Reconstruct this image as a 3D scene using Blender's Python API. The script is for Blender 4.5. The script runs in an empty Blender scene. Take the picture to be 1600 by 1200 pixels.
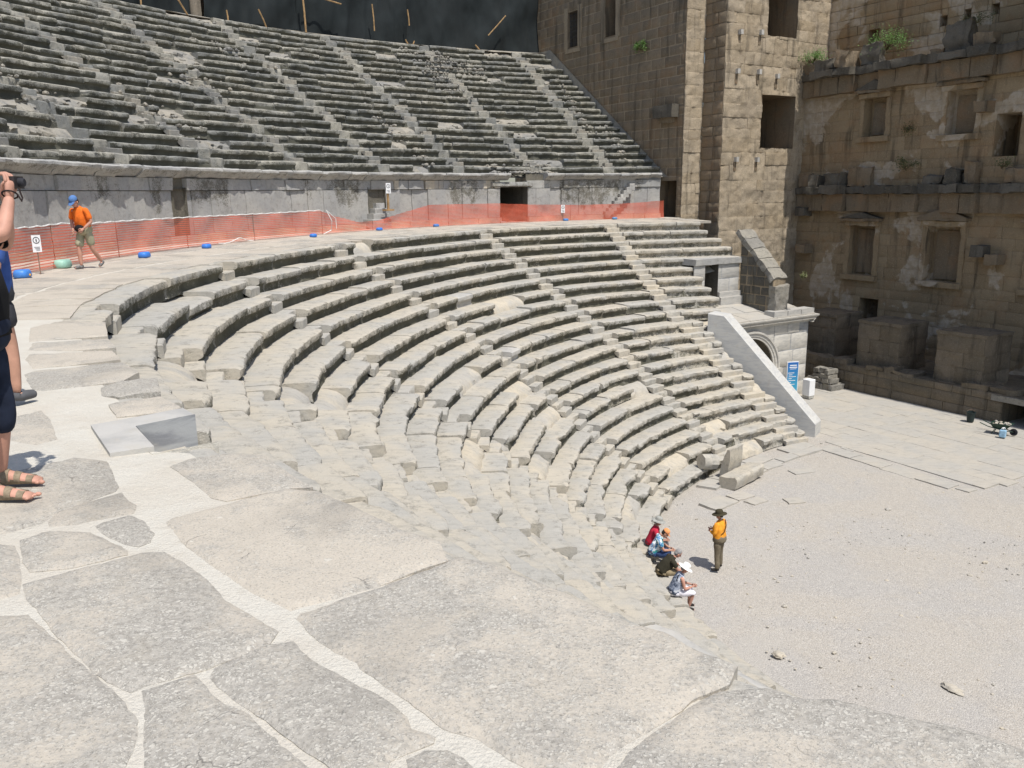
import bpy, bmesh, math, random
import numpy as np
from mathutils import Vector, Matrix, geometry
R_ = math.radians
random.seed(7); rng = np.random.default_rng(11)
scene = bpy.context.scene
COL = scene.collection

# ------------------------------------------------------------------ site geometry
CX, CY = 17.203, 21.286                 # centre of the theatre circle
H0 = 8.769; NR = 21; DZ = H0/NR         # lower tier: height, risers
A31 = R_(31)
UX, UY = math.sin(A31), -math.cos(A31)  # along the stage front
NX, NY = math.cos(A31), math.sin(A31)   # from the seats towards the stage
ZG = -H0
def UN(u, n, z=0.0): return Vector((CX+u*UX+n*NX, CY+u*UY+n*NY, z))
UV3 = Vector((UX, UY, 0)); NV3 = Vector((NX, NY, 0)); ZV = Vector((0, 0, 1))
def PT(th, r, z=0.0):
    t = R_(th); return Vector((CX+r*math.cos(t), CY+r*math.sin(t), z))
KN = [100, 118, 136, 154, 172, 190, 208, 235]
FA = [-0.53, 0.31, 0.53, -0.68, -0.87, -0.12, 0.10, 0.0]
FB = [-1.15, -0.93, -0.67, -0.90, -0.80, -0.21, 0.20, 0.15]
FC = [0.88, 0.09, -0.28, 0.05, 0.28, 0.31, 0.26, 0.21]
_tt = np.arange(80, 300, 0.5); _k = np.exp(-0.5*(np.arange(-24, 25)*0.5/5.0)**2); _k /= _k.sum()
def _sm(v):
    a = np.interp(_tt, KN, v); return np.convolve(np.pad(a, 24, mode='edge'), _k, mode='valid')
_FA, _FB, _FC = _sm(FA), _sm(FB), _sm(FC)
def Rf(th, i):
    s = min(max(i, 0), 20.5)/20.5
    f = max(0, 1-2*s)*np.interp(th, _tt, _FA)+(1-abs(2*s-1))*np.interp(th, _tt, _FB)+max(0, 2*s-1)*np.interp(th, _tt, _FC)
    return 24.86-0.6*i+f
R2 = 29.5                                # wall behind the walkway
def walk_z(r): return 0.10*np.clip((r-25.3)/4.2, 0, 1)

# ------------------------------------------------------------------ vector noise
def _h(ix, iy, iz, seed):
    h = (ix.astype(np.int64)*73856093) ^ (iy.astype(np.int64)*19349663) ^ (iz.astype(np.int64)*83492791) ^ (seed*2654435761)
    h &= 0xffffffff; h = ((h ^ (h >> 13))*1274126177) & 0xffffffff; h ^= h >> 16
    return (h & 0xffff)/32767.5-1.0
def vn(P, seed=0):
    P = np.asarray(P, float); F = np.floor(P); f = P-F; f = f*f*(3-2*f); ix, iy, iz = F[..., 0], F[..., 1], F[..., 2]
    o = 0
    for a in (0, 1):
        wx = f[..., 0] if a else 1-f[..., 0]
        for b in (0, 1):
            wy = f[..., 1] if b else 1-f[..., 1]
            for c in (0, 1):
                wz = f[..., 2] if c else 1-f[..., 2]
                o = o+wx*wy*wz*_h(ix+a, iy+b, iz+c, seed)
    return o
def fbm(P, seed=0, oc=3):
    P = np.asarray(P, float); s = 0; a = 1.0
    for k in range(oc): s = s+a*vn(P*(2.03**k)+k*17.3, seed+k); a *= .5
    return s/1.6
# ------------------------------------------------------------------ mesh building
class MB:
    def __init__(s): s.v = []; s.f = []; s.m = []; s.n = 0; s.at = {'rnd': [], 'moss': []}
    def add(s, V, F, mi=0, rnd=0.5, moss=0.0):
        V = np.asarray(V, float).reshape(-1, 3); k = len(V)
        s.v.append(V); b = s.n
        s.f += [tuple(int(i)+b for i in f) for f in F]
        s.m += ([mi]*len(F) if np.isscalar(mi) else list(mi))
        for nme, val in (('rnd', rnd), ('moss', moss)):
            s.at[nme].append(np.full(k, val, float) if np.isscalar(val) else np.asarray(val, float).reshape(-1))
        s.n += k
    def grid(s, G, mi=0, rnd=0.5, moss=0.0, flip=False):
        a, b, _ = G.shape; ids = np.arange(a*b).reshape(a, b)
        q = np.stack([ids[:-1, :-1], ids[1:, :-1], ids[1:, 1:], ids[:-1, 1:]], -1).reshape(-1, 4)
        if flip: q = q[:, ::-1]
        s.add(G.reshape(-1, 3), q.tolist(), mi, rnd, moss)
    def box(s, c, d, rot=0.0, mi=0, rnd=.5, moss=0, axes=None):
        cx, cy, cz = c; X = []
        for sz in (-1, 1):
            for sx, sy in ((-1, -1), (1, -1), (1, 1), (-1, 1)):
                X.append((sx*d[0]/2, sy*d[1]/2, sz*d[2]/2))
        X = np.array(X)
        if axes is not None:
            X = X@np.array([list(a) for a in axes])
        else:
            c_, s_ = math.cos(rot), math.sin(rot); X = X@np.array([[c_, s_, 0], [-s_, c_, 0], [0, 0, 1]])
        s.add(X+np.array([cx, cy, cz]), [(3, 2, 1, 0), (4, 5, 6, 7), (0, 1, 5, 4), (1, 2, 6, 5), (2, 3, 7, 6), (3, 0, 4, 7)], mi, rnd, moss)
    def tube(s, pts, r, k=8, mi=0, rnd=.5, cap=True):
        P = [Vector(p) for p in pts]; n = len(P); rr = [r]*n if np.isscalar(r) else r
        V = []
        for i, p in enumerate(P):
            t = (P[min(i+1, n-1)]-P[max(i-1, 0)]).normalized()
            a = t.orthogonal().normalized() if abs(t.z) < .95 else Vector((1, 0, 0)); a = (a-t*a.dot(t)).normalized(); b = t.cross(a)
            if abs(t.z) < .95:
                a = t.cross(ZV).normalized(); b = t.cross(a)
            for j in range(k):
                an = 2*math.pi*j/k; V.append(p+(a*math.cos(an)+b*math.sin(an))*rr[i])
        F = [(i*k+j, i*k+(j+1) % k, (i+1)*k+(j+1) % k, (i+1)*k+j) for i in range(n-1) for j in range(k)]
        if cap: F += [tuple(range(k-1, -1, -1)), tuple((n-1)*k+j for j in range(k))]
        s.add([tuple(v) for v in V], F, mi, rnd)
    def lathe(s, c, prof, k=16, mi=0, rnd=.5, M=None):
        V = []
        for r, z in prof:
            for j in range(k):
                a = 2*math.pi*j/k; p = Vector((r*math.cos(a), r*math.sin(a), z))
                V.append(tuple((M@p if M else p)+Vector(c)))
        n = len(prof)
        F = [(i*k+j, i*k+(j+1) % k, (i+1)*k+(j+1) % k, (i+1)*k+j) for i in range(n-1) for j in range(k)]
        F += [tuple(range(k-1, -1, -1)), tuple((n-1)*k+j for j in range(k))]
        s.add(V, F, mi, rnd)
    def ball(s, c, r, k=10, mi=0, rnd=.5, M=None, half=False):
        n = max(4, k//2+1); V = []; lo = 0 if half else -math.pi/2
        for i in range(n+1):
            t = lo+(math.pi/2-lo)*i/n
            for j in range(k):
                a = 2*math.pi*j/k
                p = Vector((r[0]*math.cos(t)*math.cos(a), r[1]*math.cos(t)*math.sin(a), r[2]*math.sin(t)))
                V.append(tuple((M@p if M else p)+Vector(c)))
        F = [(i*k+j, i*k+(j+1) % k, (i+1)*k+(j+1) % k, (i+1)*k+j) for i in range(n) for j in range(k)]
        if half: F.append(tuple(range(k-1, -1, -1)))
        s.add(V, F, mi, rnd)
    def rock(s, c, r, seed, mi=0, rnd=.5, amp=.5, flat=1.0, sub=1):
        V, F = ICO[sub]
        d = 1+amp*fbm(V*1.7+seed*3.1, seed, 2); X = V*d[:, None]*np.asarray(r)
        a = seed*1.7; c_, s_ = math.cos(a), math.sin(a); X = X@np.array([[c_, s_, 0], [-s_, c_, 0], [0, 0, 1]])
        s.add(X+np.asarray(c), F, mi, rnd)
    def build(s, name, mats, parent=None, smooth=None):
        me = bpy.data.meshes.new(name)
        V = np.concatenate(s.v) if s.v else np.zeros((0, 3))
        q_ = parent
        while q_ is not None: V = V-np.array(q_.location); q_ = q_.parent
        me.from_pydata(V.tolist(), [], s.f)
        for nme, vals in s.at.items():
            a = me.attributes.new(nme, 'FLOAT', 'POINT'); a.data.foreach_set('value', np.concatenate(vals).astype(np.float32))
        mats = mats if isinstance(mats, (list, tuple)) else [mats]
        for m in mats: me.materials.append(m)
        me.polygons.foreach_set('material_index', np.array(s.m, dtype=np.int32))
        if smooth is not None:
            me.polygons.foreach_set('use_smooth', np.ones(len(me.polygons), dtype=bool))
            if smooth < 179: me.set_sharp_from_angle(angle=R_(smooth))
        me.update()
        o = bpy.data.objects.new(name, me); COL.objects.link(o)
        if parent is not None: o.parent = parent
        return o
def _ico():
    out = {}
    for sub in (1, 2, 3):
        b = bmesh.new(); bmesh.ops.create_icosphere(b, subdivisions=sub, radius=1)
        b.verts.ensure_lookup_table()
        out[sub] = (np.array([v.co[:] for v in b.verts]), [tuple(v.index for v in f.verts) for f in b.faces]); b.free()
    return out
ICO = _ico()
def tag(o, label=None, cat=None, group=None, kind=None):
    if label: o['label'] = label
    if cat: o['category'] = cat
    if group: o['group'] = group
    if kind: o['kind'] = kind
    return o
def thing(name, label, cat, loc=(0, 0, 0), group=None):
    o = bpy.data.objects.new(name, None); COL.objects.link(o); o.location = loc; o.empty_display_size = .2
    bpy.context.view_layer.update()
    return tag(o, label, cat, group)

# ------------------------------------------------------------------ materials
class NT:
    def __init__(s, name, rough=.9, spec=.25):
        s.m = bpy.data.materials.new(name); s.m.use_nodes = True; t = s.t = s.m.node_tree
        s.b = t.nodes['Principled BSDF']; s.b.inputs['Roughness'].default_value = rough
        s.b.inputs['Specular IOR Level'].default_value = spec; s.c = s.nd('ShaderNodeTexCoord').outputs['Object']
    def nd(s, ty, **k):
        n = s.t.nodes.new(ty)
        for a, v in k.items(): setattr(n, a, v)
        return n
    def put(s, inp, v):
        if hasattr(v, 'default_value') and hasattr(v, 'is_linked'): s.t.links.new(v, inp)
        else: inp.default_value = v
    def noise(s, scale, det=4, rough=.55, vec=None, dist=0):
        n = s.nd('ShaderNodeTexNoise'); s.put(n.inputs['Vector'], vec or s.c)
        n.inputs['Scale'].default_value = scale; n.inputs['Detail'].default_value = det; n.inputs['Roughness'].default_value = rough
        n.inputs['Distortion'].default_value = dist; return n.outputs['Fac']
    def vor(s, scale, vec=None, feat='F1', out='Distance', rnd=1):
        n = s.nd('ShaderNodeTexVoronoi', feature=feat); s.put(n.inputs['Vector'], vec or s.c); n.inputs['Scale'].default_value = scale
        n.inputs['Randomness'].default_value = rnd; return n.outputs[out]
    def mapv(s, sc=(1, 1, 1), rot=(0, 0, 0)):
        n = s.nd('ShaderNodeMapping'); s.put(n.inputs['Vector'], s.c); n.inputs['Scale'].default_value = sc; n.inputs['Rotation'].default_value = rot; return n.outputs['Vector']
    def ramp(s, f, a, b, lo=0.0, hi=1.0):
        n = s.nd('ShaderNodeMapRange', interpolation_type='SMOOTHSTEP'); s.put(n.inputs['Value'], f)
        for k, v in zip(('From Min', 'From Max', 'To Min', 'To Max'), (a, b, lo, hi)): n.inputs[k].default_value = v
        return n.outputs['Result']
    def math(s, op, a, b=0.0):
        n = s.nd('ShaderNodeMath', operation=op); s.put(n.inputs[0], a); s.put(n.inputs[1], b); return n.outputs[0]
    def mix(s, f, a, b, mode='MIX'):
        n = s.nd('ShaderNodeMix', data_type='RGBA', blend_type=mode); n.clamp_factor = True
        s.put(n.inputs[0], f); s.put(n.inputs[6], c4(a)); s.put(n.inputs[7], c4(b)); return n.outputs[2]
    def attr(s, name):
        n = s.nd('ShaderNodeAttribute', attribute_name=name); return n.outputs['Fac']
    def bump(s, h, strength=.5, dist=.02, prev=None):
        n = s.nd('ShaderNodeBump'); s.put(n.inputs['Height'], h); n.inputs['Strength'].default_value = strength; n.inputs['Distance'].default_value = dist
        if prev: s.put(n.inputs['Normal'], prev)
        return n.outputs['Normal']
    def done(s, col, nrm=None):
        s.put(s.b.inputs['Base Color'], c4(col))
        if nrm: s.put(s.b.inputs['Normal'], nrm)
        return s.m
def c4(c):
    return (c[0], c[1], c[2], 1.0) if isinstance(c, tuple) and len(c) == 3 else c
def flat(name, col, rough=.8, spec=.3, var=.15, sc=9, metal=0):
    t = NT(name, rough, spec); n = t.noise(sc, 3)
    d = tuple(x*(1-var) for x in col); u = tuple(min(1, x*(1+var)) for x in col)
    t.b.inputs['Metallic'].default_value = metal
    return t.done(t.mix(t.ramp(n, .3, .7), d, u), t.bump(t.noise(sc*6, 2), .15, .005))
def stone(name, beige=(.475, .43, .35), grey=(.405, .387, .345), pale=(.62, .58, .50), lich=(.15, .145, .125), lam=.62, fleck=.5, mossc=(.047, .046, .029),
          bumpd=.02, bs=.7, sc=1.0, streak=False):
    t = NT(name, .92, .2)
    rnd = t.attr('rnd'); moss = t.attr('moss')
    big = t.noise(.9*sc, 5, .6, dist=.4); mid = t.noise(4.5*sc, 6, .62); fine = t.noise(26*sc, 5, .65); fine2 = t.noise(75*sc, 3, .6)
    k = t.math('ADD', big, t.math('MULTIPLY', t.math('SUBTRACT', rnd, .5), .20))
    col = t.mix(t.ramp(k, .34, .66), beige, grey)
    # grey weathering
    w = t.math('ADD', t.math('MULTIPLY', mid, .65), t.math('MULTIPLY', fine, .35))
    col = t.mix(t.math('MULTIPLY', t.ramp(w, .50, .66), lam), col, lich)
    fl = t.vor(34*sc, vec=None); f2 = t.math('MULTIPLY', t.ramp(fl, .34, .12), t.ramp(mid, .42, .6))
    col = t.mix(t.math('MULTIPLY', f2, fleck), col, pale)
    col = t.mix(t.math('MULTIPLY', t.ramp(fine, .55, .72), .35), col, pale)
    pit = t.ramp(fine2, .36, .30)
    col = t.mix(t.math('MULTIPLY', pit, .35), col, tuple(x*.5 for x in grey))
    st1 = t.noise(1.0, 5, .65, vec=t.mapv((1.5, 9, 9), (0, 0, .15)), dist=.6)
    col = t.mix(t.math('MULTIPLY', t.ramp(st1, .50, .64), .28), col, tuple(x*.62 for x in grey))
    # growth on undersides and fronts
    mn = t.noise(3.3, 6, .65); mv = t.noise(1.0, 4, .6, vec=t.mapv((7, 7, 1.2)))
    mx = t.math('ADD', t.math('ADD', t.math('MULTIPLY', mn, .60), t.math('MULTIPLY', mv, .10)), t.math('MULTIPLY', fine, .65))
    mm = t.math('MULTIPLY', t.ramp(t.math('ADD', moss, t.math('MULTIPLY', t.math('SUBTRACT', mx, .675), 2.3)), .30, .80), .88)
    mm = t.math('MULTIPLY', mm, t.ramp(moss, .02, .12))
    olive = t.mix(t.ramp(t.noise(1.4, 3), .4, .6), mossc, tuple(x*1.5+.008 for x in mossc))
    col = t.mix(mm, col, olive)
    h = t.math('ADD', t.math('MULTIPLY', mid, .8), t.math('ADD', t.math('MULTIPLY', fine, .5), t.math('MULTIPLY', fine2, .22)))
    return t.done(col, t.bump(h, bs, bumpd*2))
def marble(name, col=(.60, .60, .59), dark=(.40, .41, .43)):
    t = NT(name, .65, .35); v = t.noise(1.0, 6, .6, vec=t.mapv((2, 2, 9), (.4, .3, .5)), dist=.8)
    c = t.mix(t.ramp(v, .4, .68), col, dark); c = t.mix(t.math('MULTIPLY', t.ramp(t.noise(5, 5), .52, .7), .35), c, (.45, .41, .34))
    return t.done(c, t.bump(t.noise(40, 4), .25, .01))

M = {}
M['seat'] = stone('seat_stone')
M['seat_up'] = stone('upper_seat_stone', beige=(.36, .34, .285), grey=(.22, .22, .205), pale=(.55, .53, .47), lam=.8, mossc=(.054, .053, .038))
M['rubble'] = stone('rubble_stone', beige=(.52, .46, .36), grey=(.40, .38, .34), lam=.25)
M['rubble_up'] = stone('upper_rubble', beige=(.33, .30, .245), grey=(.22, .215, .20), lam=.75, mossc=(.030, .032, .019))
M['marble'] = marble('white_marble', (.47, .45, .41), (.365, .355, .33))
M['grey_marble'] = marble('grey_marble', (.36, .365, .36), (.22, .225, .235))
M['new_marble'] = marble('new_marble', (.54, .53, .495), (.44, .44, .43))

def slab_mat():
    t = NT('paving_slab', .9, .22); rnd = t.attr('rnd')
    big = t.noise(1.3, 5, .6, dist=.6); mid = t.noise(7, 6, .62, dist=.3); fine = t.noise(38, 5, .65)
    warp = t.nd('ShaderNodeVectorMath', operation='ADD'); t.put(warp.inputs[0], t.c)
    nz = t.nd('ShaderNodeTexNoise'); nz.inputs['Scale'].default_value = 22; t.put(nz.inputs['Vector'], t.c)
    sc_ = t.nd('ShaderNodeVectorMath', operation='SCALE'); t.put(sc_.inputs[0], nz.outputs['Color']); sc_.inputs['Scale'].default_value = .05
    t.put(warp.inputs[1], sc_.outputs[0])
    v1 = t.vor(52, vec=warp.outputs[0]); v2 = t.vor(115, vec=warp.outputs[0]); v3 = t.vor(17, vec=warp.outputs[0])
    beige = t.mix(rnd, (.49, .435, .355), (.45, .405, .335))
    k = t.math('ADD', t.math('MULTIPLY', big, .7), t.math('MULTIPLY', mid, .3))
    k = t.math('ADD', k, t.math('MULTIPLY', t.math('SUBTRACT', rnd, .5), .3))
    grey = t.mix(t.ramp(fine, .38, .62), (.195, .188, .172), (.37, .352, .315))
    gm = t.ramp(t.math('ADD', k, t.math('MULTIPLY', t.math('SUBTRACT', t.noise(55, 4, .7), .5), .34)), .42, .575)
    col = t.mix(t.math('MULTIPLY', gm, .64), beige, grey)
    col = t.mix(t.math('MULTIPLY', t.ramp(t.noise(90, 3), .5, .68), .30), col, (.30, .29, .275))
    spk = t.math('MULTIPLY', t.ramp(v1, .40, .27), t.ramp(t.noise(9, 3), .36, .50)); spk2 = t.math('MULTIPLY', t.ramp(v2, .40, .27), t.ramp(t.noise(16, 2), .36, .52)); spk = t.math('MULTIPLY', spk, t.math('ADD', .35, t.math('MULTIPLY', gm, .65))); spk2 = t.math('MULTIPLY', spk2, t.math('ADD', .3, t.math('MULTIPLY', gm, .7)))
    spk3 = t.math('MULTIPLY', t.ramp(v3, .26, .16), t.ramp(t.noise(5, 2), .52, .64))
    s = t.math('MAXIMUM', t.math('MAXIMUM', spk, spk2), spk3)
    col = t.mix(t.math('MULTIPLY', s, .66), col, (.56, .53, .46)); dk = t.ramp(t.noise(.75, 4, .6, dist=.8), .52, .68); col = t.mix(t.math('MULTIPLY', dk, .36), col, (.22, .20, .17)); dirt = t.ramp(t.noise(3.1, 6, .7), .56, .70); col = t.mix(t.math('MULTIPLY', dirt, .22), col, (.36, .315, .245)); fp_ = t.ramp(t.noise(95, 3, .7), .44, .36); col = t.mix(t.math('MULTIPLY', fp_, .50), col, (.13, .125, .11))
    cr = t.vor(2.6, vec=warp.outputs[0], feat='DISTANCE_TO_EDGE')
    crack = t.math('MULTIPLY', t.math('MULTIPLY', t.ramp(cr, .010, .001), t.ramp(t.noise(1.7, 2), .56, .64)), t.ramp(t.noise(11, 3), .42, .55))
    col = t.mix(t.math('MULTIPLY', crack, .6), col, (.14, .13, .115))
    h = t.math('ADD', t.math('MULTIPLY', mid, .8), t.math('ADD', t.math('MULTIPLY', fine, .45), t.math('ADD', t.math('MULTIPLY', s, .35), t.math('MULTIPLY', crack, -.9))))
    return t.done(col, t.bump(h, .5, .016))
M['slab'] = slab_mat()
def grout_mat():
    t = NT('lime_grout', .95, .15); a = t.noise(2.2, 5, .6); f = t.noise(160, 3, .7); g = t.noise(60, 3)
    col = t.mix(t.ramp(a, .35, .65), (.555, .512, .435), (.59, .558, .485)); col = t.mix(t.math('MULTIPLY', t.ramp(f, .54, .70), .4), col, (.40, .365, .30)); col = t.mix(t.math('MULTIPLY', t.ramp(t.noise(9, 5, .7), .54, .70), .3), col, (.43, .39, .32))
    return t.done(col, t.bump(t.math('ADD', t.math('MULTIPLY', f, .5), t.math('ADD', g, t.noise(14, 3))), .8, .014))
M['grout'] = grout_mat()
def gravel_mat():
    t = NT('gravel_ground', .95, .15)
    a = t.noise(.35, 5, .6, dist=.5); b = t.noise(1.6, 5, .6); v = t.vor(26); vc = t.vor(26, out='Color'); v2 = t.vor(60, out='Color')
    col = t.mix(t.ramp(a, .40, .60), (.42, .382, .328), (.40, .375, .34))
    sep = t.nd('ShaderNodeSeparateColor'); t.put(sep.inputs[0], vc); sp2 = t.nd('ShaderNodeSeparateColor'); t.put(sp2.inputs[0], v2)
    col = t.mix(t.math('MULTIPLY', t.ramp(sep.outputs[0], .70, .95), .38), col, (.60, .565, .50))
    col = t.mix(t.math('MULTIPLY', t.ramp(sep.outputs[1], .72, .95), .36), col, (.22, .21, .20))
    col = t.mix(t.math('MULTIPLY', t.ramp(sp2.outputs[0], .6, .95), .32), col, (.27, .255, .235))
    col = t.mix(t.math('MULTIPLY', t.ramp(sp2.outputs[1], .65, .95), .45), col, (.58, .55, .50))
    col = t.mix(t.math('MULTIPLY', t.ramp(b, .55, .7), .4), col, (.44, .405, .345)); col = t.mix(t.math('MULTIPLY', t.ramp(t.noise(.16, 4, .55, dist=1.0), .5, .62), .55), col, (.445, .412, .36))
    h = t.math('ADD', t.math('MULTIPLY', v, -1.0), t.math('MULTIPLY', t.noise(45, 3), .6))
    return t.done(col, t.bump(h, .6, .03))
M['gravel'] = gravel_mat()
M['dust'] = stone('packed_earth', beige=(.44, .38, .29), grey=(.42, .38, .31), lam=.15, fleck=.2)
M['pave'] = stone('stage_paving_stone', beige=(.44, .405, .345), grey=(.405, .385, .345), lam=.2, fleck=.25, bs=.35)
def wall_mat(name, c1, c2, c3, pit=.5, plaster=0.0, bs=.8, sc=1.0, orange=0.0):
    t = NT(name, .95, .15); rnd = t.attr('rnd'); moss = t.attr('moss')
    big = t.noise(.45, 5, .6, dist=.5); mid = t.noise(3.2*sc, 6, .65); fine = t.noise(17*sc, 5, .68); fine2 = t.noise(48*sc, 3, .6)
    col = t.mix(rnd, c1, c2)
    col = t.mix(t.math('MULTIPLY', t.ramp(big, .42, .64), .7), col, c3)
    col = t.mix(t.math('MULTIPLY', t.ramp(mid, .50, .72), .26), col, tuple(x*.42 for x in c1))
    col = t.mix(t.math('MULTIPLY', t.ramp(fine, .52, .70), .5), col, tuple(min(1, x*1.55) for x in c2))
    col = t.mix(t.math('MULTIPLY', t.ramp(fine2, .42, .34), pit), col, tuple(x*.3 for x in c1))
    vs = t.noise(1.0, 4, .6, vec=t.mapv((2.2, 2.2, .22)))
    col = t.mix(t.math('MULTIPLY', t.ramp(vs, .52, .70), .55), col, (.045, .042, .034))
    if orange: col = t.mix(t.math('MULTIPLY', t.ramp(t.noise(.8, 4, .6), .50, .66), orange), col, (.34, .20, .10))
    if plaster:
        pl = t.noise(.27, 7, .58, dist=.3); pm = t.ramp(pl, .528, .555)
        pcol = t.mix(t.ramp(mid, .4, .65), (.42, .345, .25), (.52, .45, .36)); col = t.mix(t.math('MULTIPLY', pm, plaster), col, pcol)
    col = t.mix(t.math('MULTIPLY', moss, t.ramp(mid, .35, .55)), col, (.04, .045, .028))
    h = t.math('ADD', t.math('MULTIPLY', mid, .8), t.math('ADD', t.math('MULTIPLY', fine, .6), t.math('MULTIPLY', fine2, .3)))
    return t.done(col, t.bump(h, bs, .06))
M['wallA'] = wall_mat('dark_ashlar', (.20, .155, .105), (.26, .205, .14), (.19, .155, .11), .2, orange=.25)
M['mortA'] = wall_mat('pale_mortar', (.32, .255, .175), (.36, .29, .20), (.28, .22, .15), .2)
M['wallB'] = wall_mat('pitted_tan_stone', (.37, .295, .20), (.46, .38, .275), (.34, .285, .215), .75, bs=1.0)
M['mortB'] = wall_mat('tan_mortar', (.20, .17, .13), (.26, .22, .17), (.18, .155, .12), .4)
M['wallS'] = wall_mat('stage_wall_stone', (.265, .20, .122), (.345, .265, .165), (.30, .22, .135), .22, plaster=.8, orange=.3)
M['carve'] = wall_mat('carved_stone', (.18, .145, .10), (.255, .20, .135), (.23, .165, .10), .3, orange=.3)
M['black'] = wall_mat('blackened_stone', (.10, .09, .072), (.165, .147, .118), (.085, .076, .06), .3)
M['pod'] = wall_mat('podium_stone', (.165, .135, .095), (.225, .185, .135), (.12, .108, .082), .5)
M['ortho'] = stone('orthostat_stone', beige=(.42, .405, .37), grey=(.35, .345, .33), pale=(.52, .51, .48), lam=.5, fleck=.2, bs=.6, mossc=(.085, .078, .058))
M['brickM'] = wall_mat('dark_rubble_masonry', (.12, .11, .09), (.2, .18, .14), (.12, .115, .1), .5)
M['cobble'] = stone('coping_rubble', beige=(.37, .34, .28), grey=(.27, .255, .225), lam=.85, fleck=.8, bs=1.0, bumpd=.05)

# ------------------------------------------------------------------ stone benches
def arc_grid(th, Rv, prof, z):
    """th degrees (ns), Rv (ns,), prof list of (dr array or scalar, dz)"""
    t = np.radians(th); ns = len(th); m = len(prof)
    r = np.stack([Rv+p[0] for p in prof], 1); zz = np.stack([np.full(ns, z+p[1]) for p in prof], 1)
    return t, r, zz
def emit_arc(mb, t, r, zz, mi, rnd, moss, seed, rough, wr):
    ct, st = np.cos(t)[:, None], np.sin(t)[:, None]
    G = np.stack([CX+r*ct, CY+r*st, zz], -1)
    n1 = fbm(G*2.6, seed, 3); n2 = fbm(G*7.5+9.1, seed+5, 2)
    d = (n1*.6+n2*1.15)*rough*wr[None]
    r2 = r+d; G = np.stack([CX+r2*ct, CY+r2*st, zz+.6*(n2*.7-n1*.3)*rough*wr[None]], -1)
    ns, m = r.shape
    mg = np.broadcast_to(moss, (ns, m))
    mb.grid(G, mi, rnd, mg.reshape(-1), flip=True)
    for e in (0, -1):
        cap = list(range(m)); f = tuple(cap if e == 0 else cap[::-1])
        mb.add(G[e], [f], mi, rnd, mg[e]*.35)

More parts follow.
